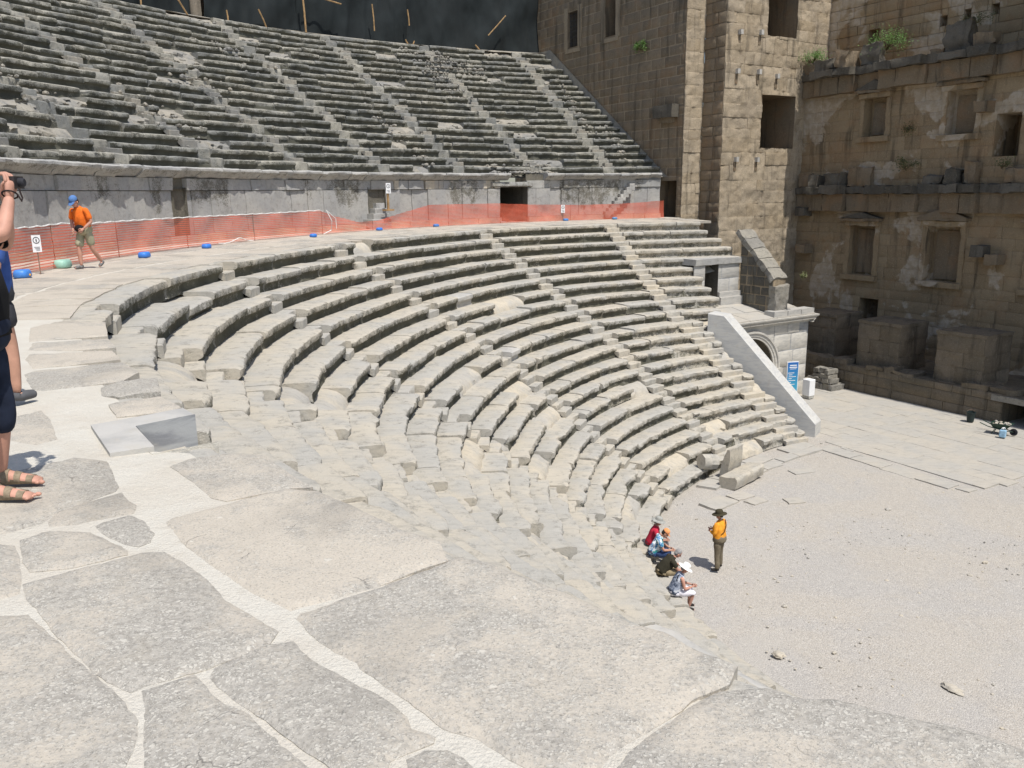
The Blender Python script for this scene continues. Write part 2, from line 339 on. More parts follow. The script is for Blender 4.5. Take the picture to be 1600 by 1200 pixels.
def bench_row(mb, Rrow, Rback, z, dz, th0, th1, flights, fw, i, seg, seed, damage, mossk, gap_p=0.0, lens=(1.1, 2.8), pale_from=None, top_ext=.2, marble_p=.02, hjit=.012, mi_seat=0, mi_rub=1, mi_mar=2, lipm=.48):
    rs = random.Random(seed)
    # split range by flights
    cuts = [(th0, th1, 'b')]
    for fi_, f in enumerate(flights):
        kk_ = 'g' if (fi_ > 0 and i < 30) else 'f'; rr = float(Rrow(f)); w = math.degrees(fw/rr)
        nc = []
        for a, b, k in cuts:
            if k == 'b' and a < f < b:
                if f-w > a: nc.append((a, f-w, 'b'))
                nc.append((max(a, f-w), min(b, f+w), kk_))
                if f+w < b: nc.append((f+w, b, 'b'))
            else: nc.append((a, b, k))
        cuts = nc
    for a, b, k in cuts:
        x = a
        while x < b-1e-6:
            rm = float(Rrow(x)); L = math.degrees(rs.uniform(*lens)/rm) if k == 'b' else b-a
            y = min(b, x+L)
            if b-y < math.degrees(.35/rm): y = b
            g = math.degrees(rs.uniform(.004, .014)/rm)
            xa, xb = x+g, y-g
            arc = R_(xb-xa)*rm
            sg = seg(x); ns = max(3, int(arc/sg)+1); th = np.linspace(xa, xb, ns); t = np.radians(th)
            Rv = np.array([float(Rrow(q)) for q in th]); T = np.array([float(Rback(q)) for q in th])-Rv+top_ext
            rnd = rs.random(); mi = mi_seat
            special = rs.random()
            near = i < 30 and x > 184; dzb = rs.gauss(0, hjit*(1.2 if near else 1)); drb = rs.gauss(0, .015); tilt = rs.gauss(0, .006 if near else .010)
            mk = mossk*(rs.uniform(.8, 1.1))
            if pale_from is not None and x < pale_from: mk *= .60; rnd = .25+.3*rnd
            if k == 'g':
                prof = [(T, 0), (T*.5+.17, 0), (.37, 0), (.325, -.004), (.31, -.02), (.305, -.2), (.305, -.34), (.28, -dz-.03)]
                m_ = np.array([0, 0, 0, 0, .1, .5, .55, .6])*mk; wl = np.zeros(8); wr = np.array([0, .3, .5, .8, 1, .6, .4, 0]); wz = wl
                if i == 0 and 217 < x < 219.5: dzb = -.205
            elif k == 'f':
                prof = [(T, 0), (T*.5+.05, 0), (.30, 0), (.17, -.004), (.135, -.03), (.13, -.2), (.13, -.34), (.12, -dz-.03)]
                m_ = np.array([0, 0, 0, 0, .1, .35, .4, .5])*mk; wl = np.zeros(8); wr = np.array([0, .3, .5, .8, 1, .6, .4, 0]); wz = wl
                if i == 0 and 217 < x < 219.5: dzb = -.205
            elif special < gap_p*(2.0 if near else 1):
                # lost block: ragged core
                prof = [(T, -.01), (T*.55+.1, -.05), (.40, -.10), (.26, -.19), (.18, -.27), (.14, -.35), (.10, -dz-.03)]
                m_ = np.array([0, 0, .0, .0, .05, .1, .15])*mk; wr = np.array([.3, 2.5, 4, 4.5, 4, 3, 1])*(1 if i > 30 else .5); wl = np.zeros(7); wz = wl; mi = mi_rub; dzb = 0
            else:
                if near and   .40 < special < .43: dzb -= rs.uniform(.06, .17)
                if special > 1-marble_p: mi = mi_mar; mk *= .1
                prof = [(T, 0), (T*.66, 0), (T*.36+.03, 0), (.11, -.002), (.035, -.012), (.002, -.032), (-.004, -.085), (0, -.160), (.020, -.182), (.034, -.190), (.085, -.208), (.118, -.262), (.128, -.345), (.095, -dz-.03)]
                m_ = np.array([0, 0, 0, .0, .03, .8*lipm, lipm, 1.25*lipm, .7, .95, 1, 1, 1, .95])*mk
                wl = np.array([0, 0, .05, .35, .75, 1, 1, 1, .9, .75, .3, .12, .05, 0]); wz = np.array([0, 0, .02, .18, .55, .5, .3, .15, .05, 0, 0, 0, 0, 0])
                wr = np.array([.0, .35, .4, .7, .9, 1, 1, 1, .8, .7, .6, .6, .6, .3])
            if i == 0 and x > 186 and k == 'b': dzb = -.012-abs(dzb)*.3; tilt = 0
            zc = z+dzb
            t, r, zz = arc_grid(th, Rv+drb, prof, zc)
            sarc = t*rm
            q = np.stack([sarc*1.15, np.full(ns, i*7.7), np.full(ns, seed*.13)], -1)
            bite = np.clip(fbm(q, 3, 3)+.12, 0, 1)**1.3*damage*rs.choice([.3, .6, 1, 1.5])*(0 if mi == mi_mar else 1)
            # chipped ends
            e = np.minimum(th-xa, xb-th)*math.pi/180*rm
            bite = bite+np.exp(-(e/.06)**2)*rs.uniform(.0, .06)*(damage > .05)
            if rs.random() < .3: bite = bite+np.exp(-(((th-xa if rs.random() < .5 else xb-th)*math.pi/180*rm)/.22)**2)*damage*rs.uniform(.5, 1.6)
            bite = np.minimum(bite, .30)
            r = r+bite[:, None]*wl[None]; zz = zz-bite[:, None]*wz[None]*.8
            zz = zz+(tilt*(t-t.mean())*rm)[:, None]
            emit_arc(mb, t, r, zz, mi, rnd, m_[None], seed*31+int(x*9), (.020 if i < 30 else .035)+.20*damage if mi != mi_mar else .004, wr)
            x = y
# flights of stairs: angle per row
def thF(k, i):
    if k == 1: return float(np.interp(i, [0, 4, 9, 14, 20], [118.4, 119.6, 121.3, 119.5, 115.3]))
    if k == 2: return float(np.interp(i, [0, 8, 15, 20], [136.5, 136, 135.3, 133.5]))
    if k == 3: return float(np.interp(i, [0, 9, 20], [162.4, 158.8, 157]))
    return {4: 180.5, 5: 199.5, 6: 218.4, 7: 238}[k]
def th_end(i):
    if i <= 4: return [106.5, 106.3, 105.2, 104.5, 104.4][i]
    if i <= 8: return 112.0
    if i == 9: return 113.2
    return thF(1, i)-math.degrees(.95/float(Rf(115, i)))
def add_step(mb, th, hw, r0, r1, ztop, zbot, seed, rnd, mi=0):
    rm = (r0+r1)/2; w = math.degrees(hw/rm); tt = np.linspace(th-w, th+w, 5)
    prof_r = [r1, r1*.5+r0*.5, r0+.02, r0, r0]; prof_z = [ztop, ztop, ztop, ztop-.02, zbot]
    t = np.radians(tt); r = np.array([prof_r]*5); zz = np.array([prof_z]*5)
    emit_arc(mb, t, r, zz, mi, rnd, np.zeros((1, 5)), seed, .02, np.array([0, .5, .8, 1, .4]))

def seg_low(th): return .062 if th > 183 else (.085 if th > 160 else .12)
low = thing('lower_seating_tier', 'lower tier of curved grey stone benches stepping down from walkway to orchestra', 'seating tier', PT(170, 13, ZG))
MS = [M['seat'], M['rubble'], M['marble']]
for i in range(NR):
    mb = MB()
    mossk = float(np.interp(i, [0, 6, 10, 14, 20], [1, 1, 1, .88, .78])); dmg = float(np.interp(i, [0, 5, 9, 14, 20], [.05, .06, .12, .20, .24]))
    bench_row(mb, lambda q, i=i: Rf(q, i), (lambda q, i=i: Rf(q, i-1)) if i else (lambda q: Rf(q, 0)+(.95 if q < 203 else .34)), -DZ*i, DZ, th_end(i), 262.0,
              [thF(k, i) for k in range(1, 8)], .40, i, seg_low, 100+i, dmg, mossk, gap_p=.03 if i < 8 else .06, pale_from=thF(1, i)+.3 if i < 10 else thF(1, i)+3, hjit=.010 if i < 6 else .018, marble_p=.014 if i > 2 else .0)
    mb.build('seat_row', MS, low, 38)
for k in range(1, 8):
    mb = MB()
    for i in range(NR):
        th = thF(k, i); r = float(Rf(th, i)); e = th_end(i)
        if th-1.2 < e-2: continue
        add_step(mb, th-(math.degrees(.22/r) if k == 1 and i > 9 else 0), .385 if k > 1 or i < 10 else .60, r-(.16 if k == 1 else .05 if k == 2 else .0)+random.uniform(-.03, .03), r+(.16 if k == 1 else .34), -DZ*i-DZ*.5+random.gauss(0, .01), -DZ*(i+1)-.02, k*50+i, random.random())
    if mb.n: mb.build('stairway', [M['rubble'] if k == 1 else M['seat']], low, 38)

# ------------------------------------------------------------------ upper tier
NU = 20; UZ0 = 3.05; UDZ = .418; UR0 = 30.35; UT = .62
def th_upend(r): return 121-math.degrees(math.asin(8.02/r))
up = thing('upper_seating_tier', 'upper tier of weathered mossy grey stone benches rising behind walkway wall to netted gallery', 'seating tier', PT(150, 31, 2.6))
MSU = [M['seat_up'], M['rubble_up'], M['marble']]
UF = [112.5+9.3*k for k in range(11)]
def thU(f, j): return f+(j-10)*.06
for j in range(NU):
    mb = MB(); rj = UR0+UT*j; zj = UZ0+UDZ*j
    bench_row(mb, lambda q, rj=rj: rj+.10*math.sin(q*.3+j), lambda q, rj=rj: rj+UT+.1, zj, UDZ, th_upend(rj), 214.0 if j < 14 else 208, [thU(f, j) for f in UF], .36, j+40, lambda q: .13, 400+j, .13, 1.0,
              gap_p=.075, lens=(.9, 2.8), hjit=.024, marble_p=0, lipm=.56, top_ext=.25)
    mb.build('seat_row', MSU, up, 38)
for f in UF:
    mb = MB()
    for j in range(NU):
        th = thU(f, j); rj = UR0+UT*j; zj = UZ0+UDZ*j
        if th-1.0 < th_upend(rj) or th > 212: continue
        for q in range(2):
            if random.random() < .45: continue
            add_step(mb, th+random.gauss(0, .22), random.uniform(.22, .42), rj-.18+.05*q, rj+.16, zj-UDZ*.5+random.gauss(0, .03)-.14*q, zj-UDZ-.03, 900+j, random.random())
    if mb.n > 200: mb.build('stairway', [M['rubble_up']], up, 38)
mb = MB()
for (t0, r0, z0, dt, dr, n) in [(123.2, 38.2, 8.25, 1.3, 1.6, 330), (121.7, 40.3, 9.6, 1.5, 1.3, 260), (119.3, 39.8, 9.3, 1.0, .9, 50), (124.6, 41.0, 10.1, .8, .7, 40), (123.2, 30.05, 2.72, 1.6, .35, 160), (120.3, 30.2, 2.85, 1.2, .35, 90), (134.4, 34.0, 5.45, 1.0, 1.4, 45), (134.0, 31.3, 3.6, .6, .8, 35),
                               (126, 30.3, 2.9, 1, .3, 40), (150, 36, 6.8, 2.0, 1.5, 40), (143, 39, 8.9, 2, 1.4, 50), (158, 33, 4.8, 2, 1.3, 40), (111, 36, 6.7, .5, 3.5, 90), (109, 33, 4.7, .5, 2, 60), (168, 34, 5.5, 2, 1.5, 40)]:
    for q in range(n):
        th = random.gauss(t0, dt*.5); r = random.gauss(r0, dr*.5); s = random.uniform(.05, .17)*(1.5 if random.random() < .1 else 1)
        s *= .62; zc = UZ0+UDZ*math.floor((r-UR0)/UT) if r > UR0 else 2.66
        p = PT(th, r, zc+s*.4)
        if (p-Vector((CX, CY, 0))).dot(NV3) > 7.7: continue
        mb.rock(p, (s*1.2, s, s*.75), q+int(t0), 0, random.random(), sub=1)
tag(mb.build('rubble', [M['rubble_up']], up), kind='stuff')
tq = np.linspace(103, 213, 150)
G = []
for q in tq:
    row = []
    for r in np.linspace(30.2, 43.2, 14):
        rr_ = r; z = UZ0+UDZ*(r-UR0)/UT-.52; p = PT(q, rr_, z); d_ = p-Vector((CX, CY, 0))
        if d_.dot(NV3) > 8.05: p = p-NV3*(d_.dot(NV3)-8.05)
        row.append(p[:])
    G.append(row)
mb = MB(); mb.grid(np.array(G), 0, .4, 0, flip=True); mb.build('core', [M['rubble_up']], up)
G = [[PT(max(q, th_end(i)+.1), float(Rf(max(q, th_end(i)+.1), i))+.30, -DZ*i-.50)[:] for i in range(21)] for q in np.linspace(104, 262, 200)]
mb = MB(); mb.grid(np.array(G), 0, .4, 0); mb.build('core', [M['rubble']], low)
# ------------------------------------------------------------------ wall behind the walkway
wallw = thing('podium_wall', 'grey stone slab wall with cornice between walkway and upper benches', 'wall', PT(150, R2, 0.1))
DOORS = [(123.4, 126.9), (164.2, 165.6), (141.3, 143.4)]
def cut_ranges(a, b, cuts):
    out = []; x = a
    for c0, c1 in sorted(cuts):
        if c1 <= a or c0 >= b: continue
        if c0 > x: out.append((x, c0))
        x = max(x, c1)
    if x < b: out.append((x, b))
    return out
def curved_blocks(mb, R, th0, th1, z0, z1, lens, seed, proud, rough, cuts=(), mi=0, mossf=None, jit=.01, nz=6):
    rs = random.Random(seed)
    for a, b in cut_ranges(th0, th1, cuts):
        x = a
        while x < b-1e-6:
            y = min(b, x+math.degrees(rs.uniform(*lens)/R))
            if b-y < math.degrees(.25/R): y = b
            g = math.degrees(.006/R); ns = max(3, int(R_(y-x)*R/.14)); th = np.linspace(x+g, y-g, ns); t = np.radians(th)
            p = proud+rs.gauss(0, jit); zs = np.linspace(z0+.006, z1-.006, nz)
            zz = np.broadcast_to(zs, (ns, nz)).copy(); zz = np.concatenate([zz[:, :1], zz, zz[:, -1:]], 1)
            r = np.full((ns, nz+2), R-p); r[:, 0] = R+.25; r[:, -1] = R+.25
            ms = 0*zz
            if mossf is not None: ms = mossf(np.broadcast_to(th[:, None], zz.shape), zz)
            wr = np.concatenate([[0], [.8], np.full(nz-2, .6), [.8], [0]])
            ct, st = np.cos(t)[:, None], np.sin(t)[:, None]
            G = np.stack([CX+r*ct, CY+r*st, zz], -1); d = fbm(G*2.2, seed, 3)*rough*wr[None]; r2 = r+d
            G = np.stack([CX+r2*ct, CY+r2*st, zz], -1); rn = rs.random()
            mb.grid(G, mi, rn, ms.reshape(-1)); m = nz+2
            for e in (0, -1): mb.add(G[e], [tuple(range(m))], mi, rn, ms[e])
            x = y
def damp(th, z):
    a = fbm(np.stack([th*.55, z*0, z*0], -1), 5, 3); b = fbm(np.stack([th*2.3, z*.6, z*0], -1), 9, 3)
    return np.clip((z-(1.25-.9*a-.55*b))/.5, 0, 1)*np.clip(a*2.2+.45, 0, 1)*.62
TH_W0 = 106.5; TH_W1 = 206
mb = MB(); curved_blocks(mb, R2+.02, TH_W0, TH_W1, .36, 1.86, (.75, 1.15), 21, .02, .075, DOORS, 0, damp, .035, 9)
mb.build('orthostat_course', [M['ortho'], M['rubble']], wallw, 40)
mb = MB(); curved_blocks(mb, R2+.02, TH_W0, TH_W1, 1.87, 2.28, (.8, 1.5), 22, .03, .10, [DOORS[0], (126.9, 128.5), DOORS[1]], 0, damp, .03, 5)
curved_blocks(mb, R2+.02, 126.9, 141, 1.87, 2.28, (.25, .5), 25, -.02, .09, [], 1, None, .05, 5)
mb.build('upper_course', [M['ortho'], M['rubble']], wallw, 40)
mb = MB(); curved_blocks(mb, R2-.06, TH_W0, TH_W1, .08, .36, (1.0, 1.8), 23, .06, .03, [DOORS[0]], 0, None, .02, 4)
mb.build('plinth', [M['rubble']], wallw, 40)
# core, lintel
mb = MB()
for a, b in cut_ranges(TH_W0, TH_W1, [DOORS[0]]):
    tt = np.radians(np.linspace(a, b, int((b-a)*2)+2)); G = np.stack([np.stack([CX+(R2+.12)*np.cos(tt), CY+(R2+.12)*np.sin(tt), np.full_like(tt, z)], -1) for z in (0, 2.6)], 1); mb.grid(G, 0, .8)
for (a, b), dep in zip(DOORS, (3.0, .5, .9)):
    z1 = 1.92
    for thq in (a, b): 
        P0, P1 = PT(thq, R2-.02, .05), PT(thq, R2+dep, .05); mb.add([P0, P1, P1+ZV*z1, P0+ZV*z1], [(0, 1, 2, 3)], 0, .6)
    mb.add([PT(a, R2+dep, .05), PT(b, R2+dep, .05), PT(b, R2+dep, z1+.05), PT(a, R2+dep, z1+.05)], [(0, 1, 2, 3)], 0, .4)
    mb.add([PT(a, R2-.02, z1), PT(b, R2-.02, z1), PT(b, R2+dep, z1), PT(a, R2+dep, z1)], [(0, 1, 2, 3)], 0, .4)
mb.build('core', [M['brickM']], wallw)
mb = MB(); 
t = np.radians(np.linspace(DOORS[0][0]-.6, DOORS[0][1]+1.0, 9)); 
rr = np.array([[R2+.3, R2-.06, R2-.10, R2-.10, R2-.03, R2+.3]]*9); zz = np.array([[2.2, 2.2, 2.15, 2.0, 1.94, 1.92]]*9)
emit_arc(mb, t, rr, zz, 0, .5, np.full((1, 6), .5), 5, .05, np.array([0, 1, 1, 1, 1, 0]))
mb.build('lintel', [M['ortho']], wallw, 40)
# cornice
def cornice_row(mb, R, th0, th1, prof, lens, seed, cuts, rough=.02, moss=None, mi=0):
    rs = random.Random(seed); m = len(prof)
    for a, b in cut_ranges(th0, th1, cuts):
        x = a
        while x < b-1e-6:
            y = min(b, x+math.degrees(rs.uniform(*lens)/R)); y = b if b-y < .5 else y
            g = math.degrees(.008/R); ns = max(3, int(R_(y-x)*R/.16)); t = np.radians(np.linspace(x+g, y-g, ns)); j = rs.gauss(0, .02)
            r = np.array([[R+p[0]+j for p in prof]]*ns); zz = np.array([[p[1]+rs.gauss(0, .0)+j*.4 for p in prof]]*ns)
            bite = np.clip(fbm(np.stack([t*R*1.2, t*0+seed, t*0], -1), seed, 3)-.1, 0, 1)*.25
            r = r+bite[:, None]*(np.array([p[0] < 0 for p in prof])[None])
            emit_arc(mb, t, r, zz, mi, rs.random(), (np.array(moss)[None] if moss is not None else np.zeros((1, m))), seed+int(x), rough, np.array([0]+[1]*(m-2)+[0]))
            x = y
mb = MB()
cornice_row(mb, R2, TH_W0, TH_W1, [(1.2, 2.66), (.3, 2.65), (-.28, 2.64), (-.33, 2.60), (-.33, 2.53), (-.26, 2.47), (-.14, 2.40), (-.05, 2.33), (.02, 2.285), (.3, 2.28)], (.7, 1.3), 31, [(121.2, 125.8)], .055, [0, 0, 0, .15, .35, .45, .3, .25, .2, .2])
mb.build('cornice', [M['ortho']], wallw, 40)
# little stairs against the wall
mb = MB()
for k in range(9): 
    thq = 113.4-k*.38; mb_r = R2-.18
    add_step(mb, thq, .17, R2-.34, R2+.02, .35+.19*(k+1), .16+.19*k, 60+k, .3)
for k in range(4):
    add_step(mb, 142.9-.25*k, .62-.12*k, R2-.55+.15*k, R2+.6, .30+.24*(k+1), .05, 80+k, .6)
mb.build('step', [M['ortho']], wallw, 40)
# ------------------------------------------------------------------ walkway
mb = MB()
thv = np.linspace(100.0, 262, 330)
NOTCH = (217.2, 219.35)
fr = np.linspace(0, 1, 14)
G = []
for q in thv:
    ri = float(Rf(q, 0))+(.55 if q < 203 else .22)
    if NOTCH[0] < q < NOTCH[1]: ri = 25.32
    rr = ri+fr*(R2+.35-ri); t = R_(q)
    zz = walk_z(rr)+.003; zz[0] -= .012
    G.append(np.stack([CX+rr*math.cos(t), CY+rr*math.sin(t), zz], -1))
G = np.array(G); _d = G[..., :2]-np.array([CX, CY]); _u = _d@np.array([UX, UY]); _n = _d@np.array([NX, NY]); _n = np.minimum(_n, np.where(_u < -27.4, 8.06, 6.15))
G[..., 0] = CX+_u*UX+_n*NX; G[..., 1] = CY+_u*UY+_n*NY
for s_, e_ in ((0, len(thv)),):
    mb.grid(G, 0, .5, 0.0, flip=True)
pit_ = [PT(q, 25.34, .0) for q in np.linspace(NOTCH[0]-.05, NOTCH[1]+.05, 8)]; pit_ = [PT(NOTCH[0]-.05, 24.9)]+pit_+[PT(NOTCH[1]+.05, 24.9)]
mb.add([tuple(p) for p in pit_]+[tuple(p-ZV*.4) for p in pit_], [(i, i+1, len(pit_)+i+1, len(pit_)+i) for i in range(len(pit_)-1)], 0, .5)
tag(mb.build('walkway', [M['grout']], None, 40), kind='structure', label='pale lime grout bed of the curved walkway between the two tiers')

def slab(mb, poly, z=.022, seed=0, rnd=.5, h=.07, jit=.012, rough=.007, mi=0, tilt=(0, 0), grow=0, edge=.006):
    if grow:
        c_ = np.mean(poly, 0); poly = [tuple(np.array(p)+(np.array(p)-c_)/np.linalg.norm(np.array(p)-c_)*grow) for p in poly]
    P = [Vector((x, y)) for x, y in poly]
    # resample + jitter outline
    out = []
    n = len(P)
    for i in range(n):
        a, b = P[i], P[(i+1) % n]; L = (b-a).length; k = max(1, int(L/h))
        for q in range(k): out.append(a.lerp(b, q/k))
    o = np.array([[p.x, p.y, seed*3.3] for p in out]); 
    j1 = (fbm(o*4, seed, 2)*.35+fbm(o*19, seed, 3)*.8)*jit; j2 = (fbm(o*4+31, seed+3, 2)*.35+fbm(o*19+9, seed, 3)*.8)*jit; o[:, 0] += j1; o[:, 1] += j2
    bnd = o[:, :2]; nb = len(bnd)
    x0, y0 = bnd.min(0); x1, y1 = bnd.max(0)
    gx, gy = np.meshgrid(np.arange(x0, x1, h), np.arange(y0, y1, h)); pts = np.stack([gx.ravel(), gy.ravel()], 1)
    pts = pts+rng.uniform(-.2*h, .2*h, pts.shape)
    # inside + distance test
    A = bnd; B = np.roll(bnd, -1, 0)
    ins = np.zeros(len(pts), bool); dist = np.full(len(pts), 1e9)
    for a, b in zip(A, B):
        c = ((a[1] > pts[:, 1]) != (b[1] > pts[:, 1]))
        with np.errstate(divide='ignore', invalid='ignore'):
            xi = (b[0]-a[0])*(pts[:, 1]-a[1])/(b[1]-a[1]+1e-12)+a[0]
        ins ^= c & (pts[:, 0] < xi)
        d = b-a; tt = np.clip(((pts-a)@d)/(d@d+1e-12), 0, 1); dist = np.minimum(dist, np.hypot(*(pts-a-tt[:, None]*d).T))
    keep = ins & (dist > .022)
    # ring just inside the border keeps the edge crisp
    inner = pts[keep]; dI = dist[keep]
    allp = np.concatenate([bnd, inner]); 
    res = geometry.delaunay_2d_cdt([Vector(p) for p in allp], [(i, (i+1) % nb) for i in range(nb)], [], 2, 1e-6)
    vs = np.array([[v.x, v.y] for v in res[0]]); fs = res[2]
    # border distance for each output vertex
    od = np.full(len(vs), 1e9)
    for a, b in zip(A, B):
        d = b-a; tt = np.clip(((vs-a)@d)/(d@d+1e-12), 0, 1); od = np.minimum(od, np.hypot(*(vs-a-tt[:, None]*d).T))
    p3 = np.stack([vs[:, 0], vs[:, 1], np.zeros(len(vs))], 1)
    rr = np.hypot(vs[:, 0]-CX, vs[:, 1]-CY); c = vs.mean(0)
    zz = z+walk_z(rr)*(1 if z > -1 else 0)+(fbm(p3*2.2, seed, 3)*1.2+fbm(p3*9, seed+1, 2)*.5)*rough-edge*np.exp(-(od/.014)**2)+(vs-c)@np.array(tilt)
    V = np.concatenate([vs, zz[:, None]], 1)
    mb.add(V, [tuple(f) for f in fs], mi, rnd)
    ob = [int(np.argmin(np.hypot(*(vs-b).T))) for b in bnd]
    S0 = V[ob]; S1 = S0.copy(); S1[:, 2] = S0[:, 2]-.12
    k = len(ob); mb.add(np.concatenate([S0, S1]), [(i, (i+1) % k, k+(i+1) % k, k+i) for i in range(k)], mi, rnd)
SL = {
1: [(-2.12, 3.28), (-1.96, 3.43), (-1.75, 3.62), (-1.65, 3.63), (-1.51, 3.5), (-1.33, 3.3), (-1.21, 3.14), (-1.1, 3.04), (-0.92, 2.88), (-0.93, 2.78), (-1.12, 2.6), (-1.27, 2.51), (-1.3, 2.48), (-1.41, 2.54), (-1.57, 2.69), (-1.8, 2.92), (-2.02, 3.14)],
2: [(-2.41, 3.76), (-2.33, 3.87), (-2.12, 3.86), (-1.84, 3.64), (-1.82, 3.59), (-2.0, 3.45), (-2.16, 3.41), (-2.25, 3.51)],
3: [(-2.16, 3.97), (-2.02, 4.09), (-1.92, 4.02), (-1.81, 3.87), (-1.77, 3.74), (-1.8, 3.69), (-1.89, 3.73), (-2.04, 3.84)],
4: [(-2.41, 4.01), (-2.43, 4.16), (-2.24, 4.44), (-2.07, 4.25), (-2.02, 4.12), (-2.13, 4.06), (-2.24, 3.97), (-2.36, 3.94)],
5: [(-3.12, 3.73), (-2.56, 3.84), (-2.43, 4.0), (-2.44, 4.16), (-2.29, 4.46), (-2.31, 4.54), (-2.6, 5.02), (-2.84, 5.09), (-2.88, 5.0), (-3.06, 4.79), (-3.73, 4.54)],
6: [(-2.85, 3.58), (-2.47, 3.69), (-2.4, 3.67), (-2.31, 3.56), (-2.16, 3.32), (-2.1, 3.2), (-2.14, 3.14), (-2.41, 2.96)],
7: [(-2.49, 2.89), (-2.05, 2.99), (-1.94, 3.0), (-1.78, 2.85), (-1.6, 2.68), (-1.44, 2.54), (-1.3, 2.41), (-1.22, 2.33), (-1.19, 2.26), (-1.16, 2.13), (-1.08, 1.88), (-1.91, 1.9)],
8: [(-1.26, 2.48), (-1.12, 2.58), (-1.05, 2.5), (-0.96, 2.4), (-0.87, 2.34), (-0.73, 2.22), (-0.63, 2.12), (-0.43, 1.91), (-0.99, 1.93), (-1.1, 2.13), (-1.18, 2.31)],
9: [(-1.09, 2.595), (-0.93, 2.77), (-0.83, 2.8), (-0.73, 2.67), (-0.54, 2.5), (-0.49, 2.47), (-0.41, 2.39), (-0.36, 2.33), (-0.34, 2.28), (-0.26, 2.23), (-0.26, 2.2), (-0.38, 2.13), (-0.38, 1.96), (-0.60, 2.14), (-0.71, 2.24), (-0.85, 2.37), (-0.93, 2.43), (-1.03, 2.53)],
10: [(-0.32, 2.12), (-0.27, 2.16), (-0.21, 2.17), (-0.15, 2.13), (-0.03, 1.96), (-0.29, 1.91)],
11: [(-1.81, 4.02), (-1.51, 4.31), (-1.31, 4.48), (-1.12, 4.44), (-0.87, 4.19), (-0.56, 3.86), (-0.38, 3.74), (-0.32, 3.53), (-0.43, 3.44), (-0.61, 3.27), (-0.76, 3.16), (-0.91, 3.06), (-1.12, 3.23), (-1.34, 3.45), (-1.55, 3.68)],
12: [(-2.14, 4.93), (-2.08, 5.08), (-1.88, 5.17), (-1.62, 5.13), (-1.4, 4.8), (-1.18, 4.53), (-1.31, 4.52), (-1.6, 4.33), (-1.7, 4.38), (-1.87, 4.63), (-2.06, 4.84)],
13: [(-0.88, 3.0), (-0.61, 3.23), (-0.38, 3.41), (-0.26, 3.53), (-0.13, 3.48), (0.19, 3.19), (0.44, 2.93), (0.56, 2.86), (0.65, 2.73), (0.77, 2.62), (0.71, 2.51), (0.6, 2.45), (0.52, 2.38), (0.37, 2.25), (0.27, 2.16), (0.21, 2.08), (0.09, 2.04), (0.02, 2.11), (-0.03, 2.14), (-0.11, 2.24), (-0.22, 2.29), (-0.29, 2.37), (-0.38, 2.46), (-0.56, 2.65), (-0.75, 2.83)],
14: [(0.28, 2.06), (0.35, 2.16), (0.47, 2.28), (0.6, 2.39), (0.7, 2.46), (0.85, 2.47), (0.95, 2.4), (1.03, 2.41), (1.19, 2.33), (1.37, 2.26), (1.51, 2.15), (1.63, 2.04), (1.45, 1.77), (0.21, 1.79)],
15: [(-5.68, 9.6), (-6.27, 10.68), (-6.2, 11.27), (-5.53, 11.15), (-4.94, 9.98), (-5.33, 9.83)],
16: [(-5.37, 9.03), (-5.58, 9.5), (-4.85, 9.79), (-4.49, 9.22), (-4.88, 9.04)],
17: [(-5.08, 8.49), (-5.21, 8.78), (-4.43, 9.0), (-4.09, 8.46), (-4.74, 8.02)],
18: [(-4.68, 7.75), (-4.67, 7.87), (-4.01, 8.32), (-3.63, 7.83), (-3.61, 7.46), (-4.11, 7.04), (-4.23, 7.1)],
19: [(-3.65, 7.16), (-3.59, 7.41), (-3.34, 7.58), (-3.07, 7.0), (-3.32, 6.79), (-3.52, 6.89)],
20: [(-3.3, 6.55), (-2.99, 6.81), (-2.67, 6.43), (-2.73, 6.3), (-3.05, 6.16)],
22: [(-3.8, 6.14), (-3.73, 6.33), (-3.51, 6.04), (-3.18, 5.53), (-3.23, 5.38), (-3.59, 5.55), (-3.84, 5.97)],
24: [(-5.0, 6.9), (-4.75, 7.05), (-4.2, 6.6), (-4.0, 6.2), (-4.1, 5.9), (-4.9, 5.9)],
}
RND = {1: .60, 2: .5, 3: .9, 4: .42, 5: .6, 6: .5, 7: .55, 8: .62, 9: .62, 10: .85, 11: .36, 12: .36, 13: .5, 14: .52, 15: .2, 16: .4, 17: .15, 18: .6, 19: .9, 20: .3, 22: .5, 24: .5}
mb = MB()
for k, poly in SL.items():
    slab(mb, poly, z=.017, grow=.016 if k in (5, 6, 7, 11, 12, 13, 14) else .010, jit=.013, seed=k, rnd=RND[k], h=.035 if k in (1, 9, 8, 13, 14, 11, 7, 2, 3) else .07, rough=.006 if k != 19 else .03, edge=.014)
